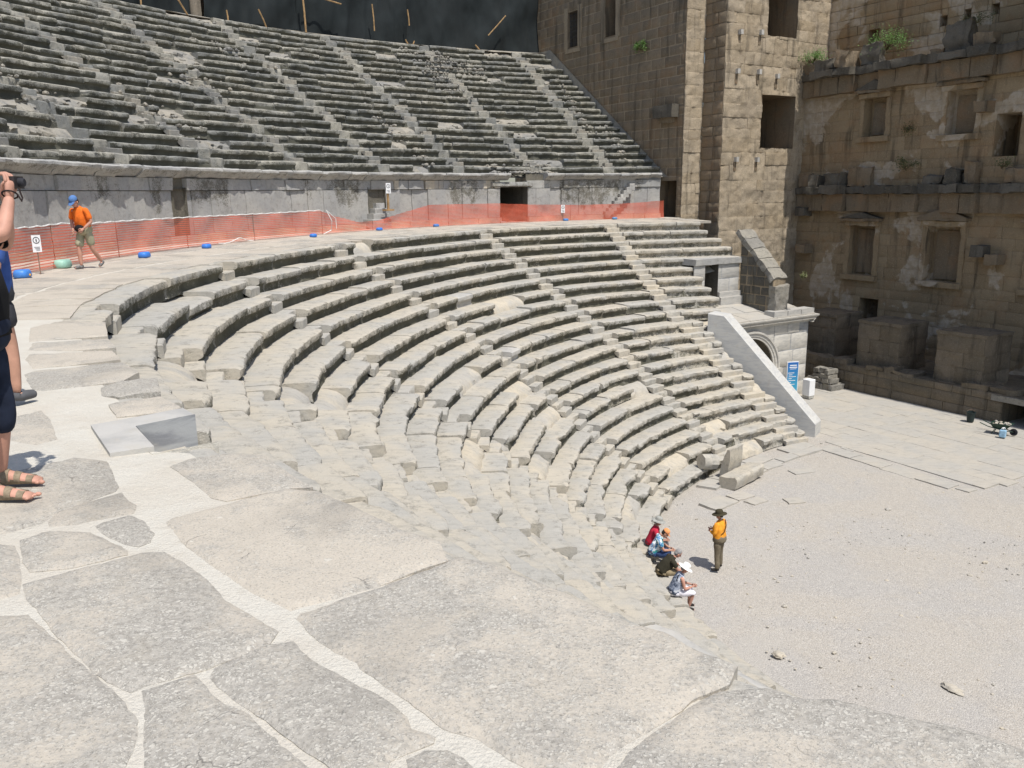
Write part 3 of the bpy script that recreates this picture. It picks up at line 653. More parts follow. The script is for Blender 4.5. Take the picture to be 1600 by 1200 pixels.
# fitted slabs over the rest of the walkway, rough courses parallel to the kerb
rs = random.Random(5)
def inpoly(p, poly):
    c = False; n = len(poly)
    for i in range(n):
        a, b = poly[i], poly[(i+1) % n]
        if (a[1] > p[1]) != (b[1] > p[1]) and p[0] < (b[0]-a[0])*(p[1]-a[1])/(b[1]-a[1])+a[0]: c = not c
    return c
for band in range(3):
    th = 101.5
    while th < 258:
        r_in = float(Rf(th, 0))
        b0 = [.50, 1.75, 3.05][band]; b1 = [1.70, 3.0, 4.25][band]
        L = rs.uniform(.8, 1.6); w = math.degrees(L/(r_in+b0)); th2 = th+w
        skip = False
        pm = PT(th+w/2, r_in+(b0+b1)/2)
        if 204 < th+w/2 < 241: skip = True
        if th+w/2 > 188:
            for tq in np.linspace(th, th2, 4):
                for rq in np.linspace(b0, b1, 4):
                    pq = PT(tq, r_in+rq)
                    if any(inpoly((pq.x, pq.y), P_) for P_ in SL.values()): skip = True
        if pm.x < -12 and pm.y < 4: skip = True
        s_ = (pm-Vector((CX, CY, 0))).dot(NV3)
        if s_ > 7.3: skip = True
        if not skip:
            g = .025; j = lambda a: rs.uniform(-a, a)
            pl = []
            for (tq, rq) in ((th, b0), (th, b1), ((th+th2)/2, b1), (th2, b1), (th2, b0), ((th+th2)/2, b0)):
                rr = float(Rf(tq, 0))+rq; rr = min(rr, R2-.05)
                pl.append((PT(tq, rr).x+j(.05), PT(tq, rr).y+j(.05)))
            c = np.mean(pl, 0); pl = [tuple(c+(np.array(p)-c)*(1-g/.6)) for p in pl]
            slab(mb, pl, z=.014, seed=int(th*7)+band, rnd=rs.random()*.7, h=.12, jit=.02, rough=.008)
        th = th2
tag(mb.build('walkway_paving', [M['slab']], None, 35), kind='structure', label='worn limestone slabs paving the curved walkway')
# marble repair and its sunken step at the head of the stair
ms = thing('marble_repair_slab', 'new L-shaped grey and white marble slab beside stair head, foreground left', 'marble slab', (-2.75, 5.78, 0))
mb = MB(); slab(mb, [(-3.09, 5.83), (-2.60, 6.31), (-2.44, 6.11), (-2.75, 5.80), (-2.40, 5.29), (-2.62, 5.13)], z=.035, seed=3, h=.1, jit=.0, rough=.001)
mb.build('slab', [M['marble']], ms, 35)
mb = MB(); mb.add([(-2.745, 5.80, .03), (-2.43, 6.11, .03), (-2.43, 6.11, -.3), (-2.745, 5.80, -.3)], [(0, 1, 2, 3)], 0, .3)
mb.add([(-2.745, 5.80, .03), (-2.40, 5.29, .03), (-2.40, 5.29, -.3), (-2.745, 5.80, -.3)], [(3, 2, 1, 0)], 0, .3)
mb.build('riser', [M['grey_marble']], ms)

# ------------------------------------------------------------------ ashlar walls
def subtract(r, holes):
    out = [r]
    for h in holes:
        nx = []
        for a0, a1, b0, b1 in out:
            c0, c1, d0, d1 = max(a0, h[0]), min(a1, h[1]), max(b0, h[2]), min(b1, h[3])
            if c0 >= c1 or d0 >= d1: nx.append((a0, a1, b0, b1)); continue
            if a0 < c0: nx.append((a0, c0, b0, b1))
            if c1 < a1: nx.append((c1, a1, b0, b1))
            if b0 < d0: nx.append((c0, c1, b0, d0))
            if d1 < b1: nx.append((c0, c1, d1, b1))
        out = nx
    return out
def ashlar(mb, O, U, N, u0, u1, v0, v1, holes=(), ch=(.42, .60), bl=(.6, 1.4), seed=0, rough=.02, gap=.012, proud=.03, ulim=None, res=.28, jit=.012, mi=0, mib=1, bmoss=0, jd=.03):
    rs = random.Random(seed); O = np.array(O); U = np.array(U); N = np.array(N); Z = np.array([0, 0, 1.])
    v = v0
    while v < v1-.02:
        h = rs.uniform(*ch); w = min(v1, v+h)
        if v1-w < .2: w = v1
        ua, ub = ulim((v+w)/2) if ulim else (u0, u1)
        x = ua
        while x < ub-.01:
            y = min(ub, x+rs.uniform(*bl)*rs.choice([.7, 1, 1, 1.2]))
            if ub-y < .3: y = ub
            rn = rs.random(); pj = proud+rs.gauss(0, jit)
            for a0, a1, b0, b1 in subtract((x, y, v, w), holes):
                W_, H_ = a1-a0, b1-b0
                if W_ < .06 or H_ < .06: continue
                g = gap; e = min(.03, W_*.2, H_*.2)
                nx = max(2, int(W_/res)+1); ny = max(2, int(H_/res)+1)
                xs = np.concatenate([[g, g], np.linspace(g+e, W_-g-e, nx), [W_-g, W_-g]])+a0
                ys = np.concatenate([[g, g], np.linspace(g+e, H_-g-e, ny), [H_-g, H_-g]])+b0
                bv_ = .6*jd; D = np.full((len(xs), len(ys)), pj); D[1, :] = D[-2, :] = pj-bv_; D[:, 1] = np.minimum(D[:, 1], pj-bv_); D[:, -2] = np.minimum(D[:, -2], pj-bv_)
                D[0, :] = D[-1, :] = -jd; D[:, 0] = D[:, -1] = -jd
                XX, YY = np.meshgrid(xs, ys, indexing='ij')
                G = O+XX[..., None]*U+YY[..., None]*Z
                ns = fbm(G*1.9, seed, 3)*rough+fbm(G*7, seed+4, 2)*rough*.5; ns[0, :] = ns[-1, :] = 0; ns[:, 0] = ns[:, -1] = 0
                G = G+(D+ns)[..., None]*N
                mb.grid(G, mi, rn, bmoss)
            x = y
        v = w
    if ulim is None:
        for a0, a1, b0, b1 in subtract((u0, u1, v0, v1), holes):
            q = [O+a*U+b*Z-N*max(0, rough*1.15-proud) for a, b in ((a0, b0), (a1, b0), (a1, b1), (a0, b1))]; mb.add(q, [(0, 1, 2, 3)], mib, .5)
def recess(mb, O, U, N, h, depth, mi=0, rnd=.4, back=True):
    O = np.array(O); U = np.array(U); N = np.array(N); Z = np.array([0, 0, 1.]); a0, a1, b0, b1 = h
    f = [O+a*U+b*Z+N*.02 for a, b in ((a0, b0), (a1, b0), (a1, b1), (a0, b1))]; k = [p-N*depth for p in f]
    mb.add(f+k, [(0, 4, 5, 1), (1, 5, 6, 2), (2, 6, 7, 3), (3, 7, 4, 0)]+([(4, 7, 6, 5)] if back else []), mi, rnd)
def pbox(mb, O, U, N, a0, a1, b0, b1, d0, d1, mi=0, rnd=.5, seed=None, rough=.0, bev=.0, moss=0, res=.3):
    """box on a wall: a along U, b up, d out along N; subdivided and roughened"""
    O = np.array(O); U = np.array(U); N = np.array(N); Z = np.array([0, 0, 1.])
    L = [np.linspace(p, q, max(2, int(abs(q-p)/res)+2)) for p, q in ((a0, a1), (b0, b1), (d0, d1))]
    for ax in range(3):
        o = [k for k in range(3) if k != ax]
        for side in (0, -1):
            A, B = np.meshgrid(L[o[0]], L[o[1]], indexing='ij'); co = [None]*3; co[o[0]] = A; co[o[1]] = B; co[ax] = np.full_like(A, L[ax][side])
            G = O+co[0][..., None]*U+co[1][..., None]*Z+co[2][..., None]*N
            if rough:
                n1 = fbm(G*2.3+3, seed or 1, 3); n2 = fbm(G*2.3+47, (seed or 1)+2, 3); n3 = fbm(G*2.3+91, (seed or 1)+3, 3)
                G = G+rough*(n1[..., None]*U+n2[..., None]*Z+n3[..., None]*N)
            mb.grid(G, mi, rnd, moss)

O0 = UN(0, 0, 0)
def face_n(n): return UN(0, n, 0), UV3, -NV3
def face_u(u): return UN(u, 0, 0), NV3, UV3
# ---- tower beside the seats
tw = thing('stage_tower', 'tall dark ashlar tower with lit pitted side wall between upper benches and stage front', 'tower', UN(-27, 9.5, 0))
NA, NBK, UA, UB, NS, NS2 = 8.1, 9.5, -27.5, -25.9, 16.2, 18.0
hA = [(-38.95, -37.85, 11.0, 13.2), (-34.95, -33.85, 11.05, 15.2), (-29.35, -27.95, .1, 2.2)]
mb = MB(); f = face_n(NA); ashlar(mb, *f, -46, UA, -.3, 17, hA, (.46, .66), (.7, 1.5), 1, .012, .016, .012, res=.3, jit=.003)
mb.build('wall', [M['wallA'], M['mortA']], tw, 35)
for k, h in enumerate(hA):
    m2 = MB(); recess(m2, *f, h, 1.6 if k < 2 else 2.2); nm = 'window' if k < 2 else 'door'
    wo = m2.build(nm, [M['wallA']], tw)
    if k < 2:
        m3 = MB()
        for (a0, a1, b0, b1) in ((h[0]-.42, h[0], h[2]-.1, h[3]+.3), (h[1], h[1]+.42, h[2]-.1, h[3]+.3)): pbox(m3, *f, a0, a1, b0, b1, -.05, .055, 0, .5, k+3, .015)
        pbox(m3, *f, h[0]-.3, h[1]+.3, h[2]-.34, h[2]-.1, -.05, .06, 0, .5, k+7, .02)
        fr_ = m3.build('frame', [M['mortA']], wo)
    if k == 0:
        m3 = MB()
        for q in range(7): m3.tube([UN(h[0]+.08+q*.155, NA+.1, h[2]), UN(h[0]+.08+q*.155, NA+.1, h[3])], .018, 5)
        for q in range(6): m3.tube([UN(h[0], NA+.1, h[2]+.3+q*.34), UN(h[1], NA+.1, h[2]+.3+q*.34)], .014, 5)
        m3.build('grille', [flat('old_iron', (.05, .05, .05), .6)], wo)
mb = MB(); f2 = face_u(UA); ashlar(mb, *f2, NA-.03, NBK, -.4, 17, (), (.46, .7), (1.4, 1.6), 2, .08, .001, .02, res=.12, jd=.008); 
mb.build('corner_pier', [M['wallB'], M['mortB']], tw, 35)
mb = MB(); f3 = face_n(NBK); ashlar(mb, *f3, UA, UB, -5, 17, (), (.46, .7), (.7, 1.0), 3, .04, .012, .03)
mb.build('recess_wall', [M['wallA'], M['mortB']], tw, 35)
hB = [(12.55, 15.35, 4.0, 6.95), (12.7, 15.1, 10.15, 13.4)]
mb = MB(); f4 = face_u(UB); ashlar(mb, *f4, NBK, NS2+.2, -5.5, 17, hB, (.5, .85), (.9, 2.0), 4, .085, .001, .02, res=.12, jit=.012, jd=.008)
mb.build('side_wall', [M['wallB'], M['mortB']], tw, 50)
for k, h in enumerate(hB):
    m2 = MB(); recess(m2, *f4, h, 2.6, rnd=.2); m2.build('window', [M['wallA']], tw)
m2 = MB()
for n_, z_ in ((10.74, 10.1), (12.2, 10.15), (14.9, 9.7), (12.3, 8.15), (14.0, 8.1), (10.7, 3.3), (12.4, 3.35), (9.9, 8.0)):
    pass
for k, (n_, z_) in enumerate(((10.5, 10.1), (12.1, 10.2), (10.4, 8.05), (12.1, 8.1), (13.6, 7.95), (10.6, 3.3), (12.3, 3.3))):
    m2 = MB(); pbox(m2, *f4, n_-.09, n_+.10, z_-.1, z_+.16, 0, .22, 0, .9, k, .02); pbox(m2, *f4, n_-.12, n_+.06, z_-.62, z_-.1, .0, .07, 1, .2, k+20, .02)
    m2.build('bracket', [M['marble'], M['wallA']], tw)
m2 = MB(); pbox(m2, *f, -29.6, -27.95, 5.75, 6.45, 0, .55, 0, .3, 5, .06); pbox(m2, *f, -29.2, -28.2, 5.45, 5.8, 0, .3, 1, .3, 6, .06)
m2.build('corbel', [M['black'], M['carve']], tw, 40)
# ---- stage wall
st = thing('stage_wall', 'shaded brown stage front wall with broken cornices, blind niches and plaster patches', 'stage wall', UN(-12, NS, -7))
fS = face_n(NS)
nich = [(-22.0, -20.35, -3.25, -.45), (-17.25, -15.4, -3.25, -.35), (-21.7, -20.3, 4.4, 6.45), (-16.85, -15.3, 4.2, 6.35), (-11.9, -10.1, -3.25, -.4), (-11.2, -9.6, 4.3, 6.4)]
opn = [(-21.05, -19.85, -7.4, -4.55), (-14.3, -13.1, 3.05, 5.05), (-9.4, -7.6, -7.4, -3.6)]
mb = MB(); ashlar(mb, *fS, UB, 8, -8.7, 8.1, nich+opn, (.45, .75), (.7, 1.7), 6, .045, .003, .016, res=.28, jit=.010, jd=.015)
mb.build('wall', [M['wallS'], M['mortB']], st, 40)
f6 = face_n(NS2); mb = MB(); ashlar(mb, *f6, UB, 8, 7.5, 17, [(-23.2, -22.5, 9.6, 10.4), (-18.9, -18.5, 9.9, 10.4), (-17.6, -17.2, 9.9, 10.5), (-16.2, -15.8, 10, 10.5)], (.4, .7), (.7, 1.6), 7, .06, .008, .03, res=.4)
for h in ((-23.2, -22.5, 9.6, 10.4), (-18.9, -18.5, 9.9, 10.4), (-17.6, -17.2, 9.9, 10.5), (-16.2, -15.8, 10, 10.5)): recess(mb, *f6, h, .6)
mb.add([UN(UB, NS, 8.1), UN(8, NS, 8.1), UN(8, NS2, 8.1), UN(UB, NS2, 8.1)], [(0, 1, 2, 3)], 0, .3)
mb.build('upper_wall', [M['wallS'], M['mortB']], st, 40)
for h in opn:
    m2 = MB(); recess(m2, *fS, h, 2.0, rnd=.2); m2.build('doorway' if h[2] < 0 else 'window', [M['wallS']], st)
for k, h in enumerate(nich):
    m2 = MB(); recess(m2, *fS, h, .62, 0, .55); pbox(m2, *fS, h[0]+.22, h[1]-.22, h[2]+.1, h[3]-.25, -.60, -.46, 1, .5, k+11, .03)
    w0, w1 = h[0]-.28, h[1]+.28
    no_ = None; mf = m2
    for a0, a1 in ((h[0]-.26, h[0]), (h[1], h[1]+.26)): pbox(m2, *fS, a0, a1, h[2], h[3], 0, .12, 0, .6, k, .06, res=.2)
    pbox(m2, *fS, w0-.05, w1+.05, h[2]-.28, h[2], 0, .28, 0, .4, k+2, .03)
    pbox(m2, *fS, w0, w1, h[3], h[3]+.26, 0, .28, 0, .7, k+3, .06, res=.2); pbox(m2, *fS, w0-.15, w1+.15, h[3]+.26, h[3]+.42, 0, .46, 1, .4, k+4, .09, res=.15)
    no_ = m2.build('niche', [M['wallS'], M['carve']], st, 40); m2 = MB()
    O, U, N = fS; a = (w0+w1)/2; zt = h[3]+.42; hw = (w1-w0)/2+.2; ph = .5 if k in (1, 2) else .34
    X = [np.array(O)+np.array(U)*q+np.array([0, 0, 1.])*z+np.array(N)*d for d in (0, .48) for q, z in ((a-hw, zt), (a+hw, zt), (a+.05*hw, zt+ph))]
    m2.add(X, [(3, 4, 5), (0, 3, 5, 2), (1, 2, 5, 4), (0, 1, 4, 3)], 1 if k not in (1,) else 0, .4)
    m2.build('pediment', [M['carve'], M['black']], no_, 40)
def ledge(name, z0, zf, zc, zt, dep, seed, gaps, u0=UB+.1, u1=8, wild=0):
    rs = random.Random(seed); m2 = MB(); u = u0; bay = 0
    while u < u1:
        L = rs.uniform(.8, 1.7); v = min(u+L, u1); out = dep*(1.0 if bay % 3 else .55)+rs.gauss(0, .05)
        if not any(a < (u+v)/2 < b for a, b in gaps):
            pbox(m2, *fS, u, v-.03, z0, zf, 0, out*.62+rs.gauss(0, .03), 1, rs.random(), bay+seed, .06, res=.16)
            zz = zf+.42+rs.gauss(0, .04); pbox(m2, *fS, u, v-.02, zf+.01, zz, 0, out, 0, rs.random(), bay+seed+3, .09, res=.14)
            if rs.random() < .8: pbox(m2, *fS, u+rs.uniform(0, .25), v-rs.uniform(0, .3), zz+.01, zt+rs.gauss(0, .18+wild), 0, out*rs.uniform(.5, 1.0), 0 if rs.random() < .6 else 1 if rs.random() < .8 else 2, rs.random(), bay+seed+7, .17+wild*.35, res=.14)
        elif rs.random() < .6:
            pbox(m2, *fS, u+.1, u+.55, z0+.1, zf+.1, 0, .45, 1, rs.random(), bay, .05)
        u = v; bay += 1
    m2.build(name, [M['black'], M['carve'], M['wallA']], st, 55)
ledge('cornice', .35, 1.32, 1.7, 2.6, .85, 41, [])
ledge('cornice', 6.85, 7.75, 8.2, 8.75, 1.15, 47, [(-18.6, -17.9)], wild=.12)
m2 = MB()
for k, (a, z) in enumerate(((-25.0, -1.9), (-14.2, -1.5), (-13.4, -1.9), (-25.2, .3), (-14.8, 5.4))): pbox(m2, *fS, a-.3, a+.35, z-.25, z+.25, 0, .75, k % 2, .6, k, .08)
m2.build('corbel', [M['carve'], M['black']], st, 40)
# ---- stage podium and pedestals
pdm = thing('stage_podium', 'low dark masonry podium with ragged top running along foot of stage front', 'podium', UN(-12, 11.5, ZG))
NP, ZP = 11.5, -7.45
hP = [(-9.9, -7.2, ZG-.1, -7.78), (-4.5, -2.0, ZG-.1, -7.8)]
mb = MB(); fP = face_n(NP); ashlar(mb, *fP, -24, 8, ZG-.1, ZP, hP, (.5, .75), (.8, 1.8), 8, .05, .008, .03, res=.25)
for h in hP: recess(mb, *fP, h, 2.5, rnd=.1)
G = np.array([[UN(u, n, ZP-.02) for n in np.linspace(NP, NS, 8)] for u in np.linspace(-26, 8, 50)]); G[..., 2] += fbm(G*1.1, 3, 3)*.09; mb.grid(G, 0, .3)
mb.build('masonry', [M['pod'], M['mortB']], pdm, 40)
m2 = MB(); rs = random.Random(3); u = -22.5
while u < 8:
    L = rs.uniform(.5, 1.5)
    if rs.random() < .85:
        m2 = MB(); pbox(m2, *fP, u, u+L-.02, ZP-.03, ZP+rs.uniform(.05, .28), -rs.uniform(.5, 1.3), rs.uniform(-.1, .08), 0, rs.random(), int(u*7)+90, .13, res=.14); m2.build('coping_stone', [M['pod']], pdm, 50)
    u += L
m2 = MB(); pbox(m2, *fP, -10.4, -6.8, -7.75, -7.5, -.8, .12, 0, .5, 4, .03); m2.build('lintel', [M['cobble']], pdm, 40)
for k, (u0, u1, n0, lab) in enumerate(((-22.0, -19.8, 12.6, 'dark stone pedestal block nearest the tower, beside small stage doorway'), (-17.9, -15.5, 12.0, 'middle dark stone pedestal block with pale sunlit patch on top'),
                                 (-13.5, -11.2, 11.9, 'dark stone pedestal block at right near frame edge, under second niche'), (-9.0, -6.8, 11.9, 'dark stone pedestal block beyond right edge of view'))):
    if k == 3: continue
    pt_ = thing('pedestal', lab, 'pedestal', UN((u0+u1)/2, n0+1.5, ZP), group='pedestal blocks on the stage podium')
    fb = face_n(n0); m2 = MB(); zt = [-5.25, -5.2, -5.15][k]
    ashlar(m2, *fb, u0, u1, ZP-.05, zt, (), (.7, .85), (.9, 1.4), 60+k, .09, .002, .02, res=.16, jd=.012)
    fe = face_u(u1); ashlar(m2, *fe, n0, n0+2.2, ZP-.05, zt, (), (.7, .85), (.9, 1.4), 70+k, .09, .002, .02, res=.16, jd=.012)
    fe2 = (UN(u0, 0, 0), NV3, -UV3); ashlar(m2, *fe2, n0, n0+2.2, ZP-.05, zt, (), (.7, .85), (.9, 1.4), 80+k, .09, .002, .02, res=.16, jd=.012)
    m2.build('shaft', [M['pod'], M['mortB']], pt_, 40)
    m2 = MB(); pbox(m2, *fb, u0-.05, u1+.05, zt-.02, zt+.14, -2.2, .06, 0, .4, 5+k, .05, res=.2); m2.build('cap', [M['pod']], pt_, 40)
blk_ = thing('stage_shade_blocker', 'added unseen panels high above podium, beyond top of view, casting shade on it', 'shade blocker', UN(0, 15, 17))  # added out of view only to cast shade on podium and pedestals
for k in range(17):
    u0_ = -14+2.0*k; q_ = MB(); q_.box(UN(u0_+.93, 15.0, 17.2), (1.965, 6.6, .12), R_(-59)); q_.build('shade_panel', [M['carve']], blk_)
q_ = MB()
for n_ in (12.0, 15.0, 18.0): q_.box(UN(3, n_, 17.0), (34, .25, .28), R_(-59))
q_.build('shade_beam', [M['carve']], blk_)
# ---- side entrance building (arched) with parapet
M['gate'] = marble('weathered_gate_marble', (.56, .53, .47), (.42, .405, .37))
gate = thing('arched_gateway', 'pale marble side entrance with moulded arch and flat paved roof below tower', 'gateway', UN(-18.6, 5, ZG))
UG = -18.6; fG = face_u(UG); AC, AR, AZ = 4.7, 1.65, -7.1; N0, N1, ZT = .6, 8.85, -4.72
m2 = MB(); ashlar(m2, *fG, AC+AR+.02, N1, ZG-.05, ZT, (), (.72, .9), (1.0, 1.7), 11, .012, .012, .02, res=.3); ashlar(m2, *fG, N0, AC-AR-.02, ZG-.05, ZT, (), (.72, .9), (1.0, 1.7), 12, .012, .012, .02)
# spandrel
O, U, N = [np.array(q) for q in fG]; Z = np.array([0, 0, 1.]); an = np.linspace(0, math.pi, 25)
top = [O+U*(AC+AR*math.cos(a)*1.0)+Z*ZT for a in an]; bot = [O+U*(AC+AR*math.cos(a))+Z*(AZ+AR*math.sin(a)) for a in an]
G = np.array([[t_*(1-k)+b_*k for k in (0, .5, 1)] for t_, b_ in zip(top, bot)]); m2.grid(G, 0, .5)
m2.build('front_wall', [M['gate'], M['grey_marble']], gate, 35)
m2 = MB()
G = np.array([[O+U*(AC+AR*math.cos(a))+Z*(AZ+AR*math.sin(a))-N*d for d in (0, 1.2, 3.4)] for a in an]); m2.grid(G, 0, .3)
for sgn in (1, -1):
    q = O+U*(AC+sgn*AR); m2.add([q+Z*AZ, q+Z*ZG, q+Z*ZG-N*3.4, q+Z*AZ-N*3.4], [(0, 1, 2, 3)], 0, .3)
q = O-N*3.4; m2.add([q+U*(AC-AR)+Z*ZG, q+U*(AC+AR)+Z*ZG, q+U*(AC+AR)+Z*(AZ+AR), q+U*(AC-AR)+Z*(AZ+AR)], [(0, 1, 2, 3)], 0, .2)
m2.build('vault', [M['brickM']], gate, 40)
m2 = MB(); prof = [(AR-.01, -.02), (AR-.01, .07), (AR+.10, .07), (AR+.12, .11), (AR+.24, .11), (AR+.27, .17), (AR+.36, .17), (AR+.38, -.02)]
G = np.array([[O+U*(AC+r*math.cos(a))+Z*(AZ+r*math.sin(a))+N*d for r, d in prof] for a in np.linspace(-.02, math.pi+.02, 40)]); m2.grid(G, 0, .4)
for sgn in (1, -1): pbox(m2, *fG, AC+sgn*(AR+.2)-.32, AC+sgn*(AR+.2)+.32, AZ-.24, AZ-.02, 0, .26, 0, .5, 3, .03)
m2.build('archivolt', [M['gate']], gate, 40)
m2 = MB(); prof = [(-.1, -4.95), (.05, -4.95), (.07, -4.86), (.16, -4.82), (.2, -4.74), (.33, -4.68), (.36, -4.62), (.36, -4.56), (-.5, -4.55)]
G = np.array([[O+U*(a+(d if a > 8 else 0))+Z*z+N*d for d, z in prof] for a in np.linspace(N0, N1+.01, 18)]); G = G+fbm(G*3, 7, 3)[..., None]*.02*N; m2.grid(G, 0, .4)
G2 = np.array([[UN(u+0*d, N1+max(d, -.1), z) for d, z in prof] for u in (UG+.30, UG-2, UG-5)]); m2.grid(G2, 0, .4)
m2.add(G[-1], [tuple(range(len(prof)))], 0, .5)
m2.build('cornice', [M['gate']], gate, 40)
m2 = MB()
for k in range(9):
    for j in range(4):
        n0 = N0+k*.93; u1_ = UG-.0-j*.95; z = lambda uu: -4.50+.62*(UG-uu)/3.4
        q = [UN(u1_-.01+(.3 if j == 0 else 0), n0+.01, z(u1_)), UN(u1_-.01+(.3 if j == 0 else 0), n0+.92, z(u1_)), UN(u1_-.94, n0+.92, z(u1_-.94)), UN(u1_-.94, n0+.01, z(u1_-.94))]
        lo_ = [p-ZV*.3 for p in q]; dz_ = random.gauss(0, .012); q = [p+ZV*dz_ for p in q]
        m2.add(q+lo_, [(0, 1, 2, 3), (0, 4, 5, 1), (1, 5, 6, 2), (2, 6, 7, 3), (3, 7, 4, 0)], 0, random.random())
for k in range(3): pbox(m2, *fG, 6.0+k*.98, 6.94+k*.98, -4.54, -4.24, -.38, .26, 1, .4, k+8, .02)
m2.build('roof_paving', [M['pave'], M['marble']], gate, 40)
m2 = MB(); fN = (UN(0, N1, 0), UV3, NV3); ashlar(m2, *fN, -25.8, UG, ZG-.05, ZT, (), (.7, .9), (.9, 1.6), 14, .03, .01, .02); m2.build('flank_wall', [M['pod'], M['mortB']], gate, 40)
# door wall of white marble above the roof
dw = thing('marble_door_wall', 'white marble wall with small dark doorway at right end of lower benches', 'wall', UN(-21.1, 5, -3.9))
fD = face_u(-21.1); hD = [(3.95, 4.85, -4.0, -2.02)]
m2 = MB(); ashlar(m2, *fD, 3.2, 6.32, -3.55, -1.98, hD, (.75, .8), (.7, 1.0), 15, .008, .01, .02)
m2.build('wall', [M['marble'], M['grey_marble']], dw, 40)
m2 = MB(); pbox(m2, *fD, 4.86, 6.36, -3.68, -3.42, -.05, .16, 0, .5, 2, .01); pbox(m2, *fD, 4.86, 6.40, -4.3, -3.68, -.05, .26, 0, .4, 2, .012); m2.build('plinth', [M['marble']], dw, 40)
m2 = MB(); recess(m2, *fD, (3.95, 4.85, -4.3, -2.02), 2.2, 0, .2); m2.build('doorway', [M['brickM']], dw)
m2 = MB(); pbox(m2, *fD, 3.2, 6.45, -2.0, -1.70, -.9, .12, 0, .5, 2, .03); m2.build('lintel', [M['ortho']], dw, 40)
# sloping masonry wall with coping
sw = thing('sloping_wall', 'dark mortared masonry wall with slanting rubble coping under tower corner', 'wall', UN(-19.5, 6.9, -4.4))
m2 = MB(); fW = face_n(6.42)
zt_ = lambda u: -0.95-(u+21.2)*.80
ashlar(m2, *fW, -21.1, -18.0, -4.5, -.9, (), (.42, .5), (.4, .8), 16, .03, .028, .03, ulim=lambda v: (-21.1, max(-20.9, min(-18.9, -21.2+(-0.95-v)/.80))))
q = [(-21.1, -4.6), (-18.9, -4.6), (-18.9, zt_(-19.0)), (-21.1, zt_(-21.1))]
m2.add([UN(a, 6.42, z) for a, z in q]+[UN(a, 7.3, z) for a, z in q], [(0, 1, 2, 3), (1, 5, 6, 2), (4, 7, 6, 5)], 1, .5)
m2.build('masonry', [M['brickM'], M['mortA']], sw, 40)
m2 = MB(); d_ = Vector((0, 0, 0)); pa, pb = Vector((-21.5, -.55)), Vector((-18.98, -2.86)); 
for k in range(5):
    a = pa.lerp(pb, k/5+.005); b = pa.lerp(pb, (k+1)/5-.005); nrm = Vector((b.y-a.y, -(b.x-a.x))).normalized()*-.28
    X = []
    for nn in (6.34, 7.35):
        for p in (a, b, b+nrm, a+nrm): X.append(UN(p.x, nn, p.y))
    G = np.array(X); 
    L3 = [np.array([[G[0]*(1-s)+G[1]*s for s in (0, .33, .66, 1)] for _ in (0,)])]
    def lerp3(i, j, k_): 
        c0 = G[0]*(1-i)+G[1]*i; c1 = G[3]*(1-i)+G[2]*i; e0 = G[4]*(1-i)+G[5]*i; e1 = G[7]*(1-i)+G[6]*i
        return (c0*(1-j)+c1*j)*(1-k_)+(e0*(1-j)+e1*j)*k_
    ls = np.linspace(0, 1, 6)
    for fx in (0, 1):
        for mode in range(3):
            Q = np.array([[lerp3(*((fx, a_, b_) if mode == 0 else (a_, fx, b_) if mode == 1 else (a_, b_, fx))) for b_ in ls] for a_ in ls])
            Q = Q+np.stack([fbm(Q*2.5+s_, 5, 3) for s_ in (0, 30, 60)], -1)*.11; m2.grid(Q, 0, random.random())
m2.build('coping', [M['cobble']], sw, 40)
m2 = MB(); pbox(m2, *face_n(6.36), -19.1, -18.68, -4.6, -2.98, -.95, .0, 0, .5, 9, .10, res=.12); m2.build('end_block', [M['cobble']], sw, 40)
# stair parapet
pp = thing('marble_parapet', 'smooth new white marble parapet sloping down beside right-hand stair', 'parapet', UN(-13.2, 3, ZG))
A_, B_ = UN(-17.75, .98, 0), UN(-13.12, 2.98, 0); dv = (B_-A_); Lp = dv.length; dv.normalize(); wv = Vector((-dv.y, dv.x, 0)); wv = wv if wv.dot(NV3) > 0 else -wv
m2 = MB(); prof = [(0, -3.78), (.75, -3.84), (Lp-.02, -8.20), (Lp, -8.24), (Lp, ZG-.1), (0, ZG-.1)]
for bev, w0, w1 in ((0, 0, .86),):
    V = []
    for w, ins in ((w0, .03), (w0+.03, 0), (w1-.03, 0), (w1, .03)):
        for s_, z in prof: V.append(A_+dv*s_+wv*w+ZV*(z-(ins if z > ZG else 0)))
    k = len(prof); F = [(r*k+i, r*k+(i+1) % k, (r+1)*k+(i+1) % k, (r+1)*k+i) for r in range(3) for i in range(k)]
    F += [tuple(range(k-1, -1, -1)), tuple(3*k+i for i in range(k))]; m2.add(V, F, 0, .4)
m2.build('coping_block', [M['new_marble']], pp)
# ruined pier stump
sm = thing('masonry_stump', 'stepped stump of rough pale stones in front of stage podium', 'masonry stump', UN(-18.9, 10.7, ZG))
m2 = MB(); fs = face_n(10.3)
for k, (a0, a1, dd, z0, z1) in enumerate(((-20.1, -18.0, 1.0, ZG-.05, ZG+.36), (-19.55, -18.15, .8, ZG+.36, ZG+.62), (-19.4, -18.2, .75, ZG+.62, ZG+.86), (-19.35, -18.25, .7, ZG+.86, ZG+1.12))):
    u = a0; rs = random.Random(k)
    while u < a1-.1:
        v = min(a1, u+rs.uniform(.35, .6)); pbox(m2, *fs, u, v-.02, z0+.01, z1-rs.uniform(.0, .05), -dd, rs.uniform(-.12, .06), 0, rs.random(), k*7+int(u*5), .07, res=.12); u = v
m2.build('stones', [M['cobble']], sm, 40)

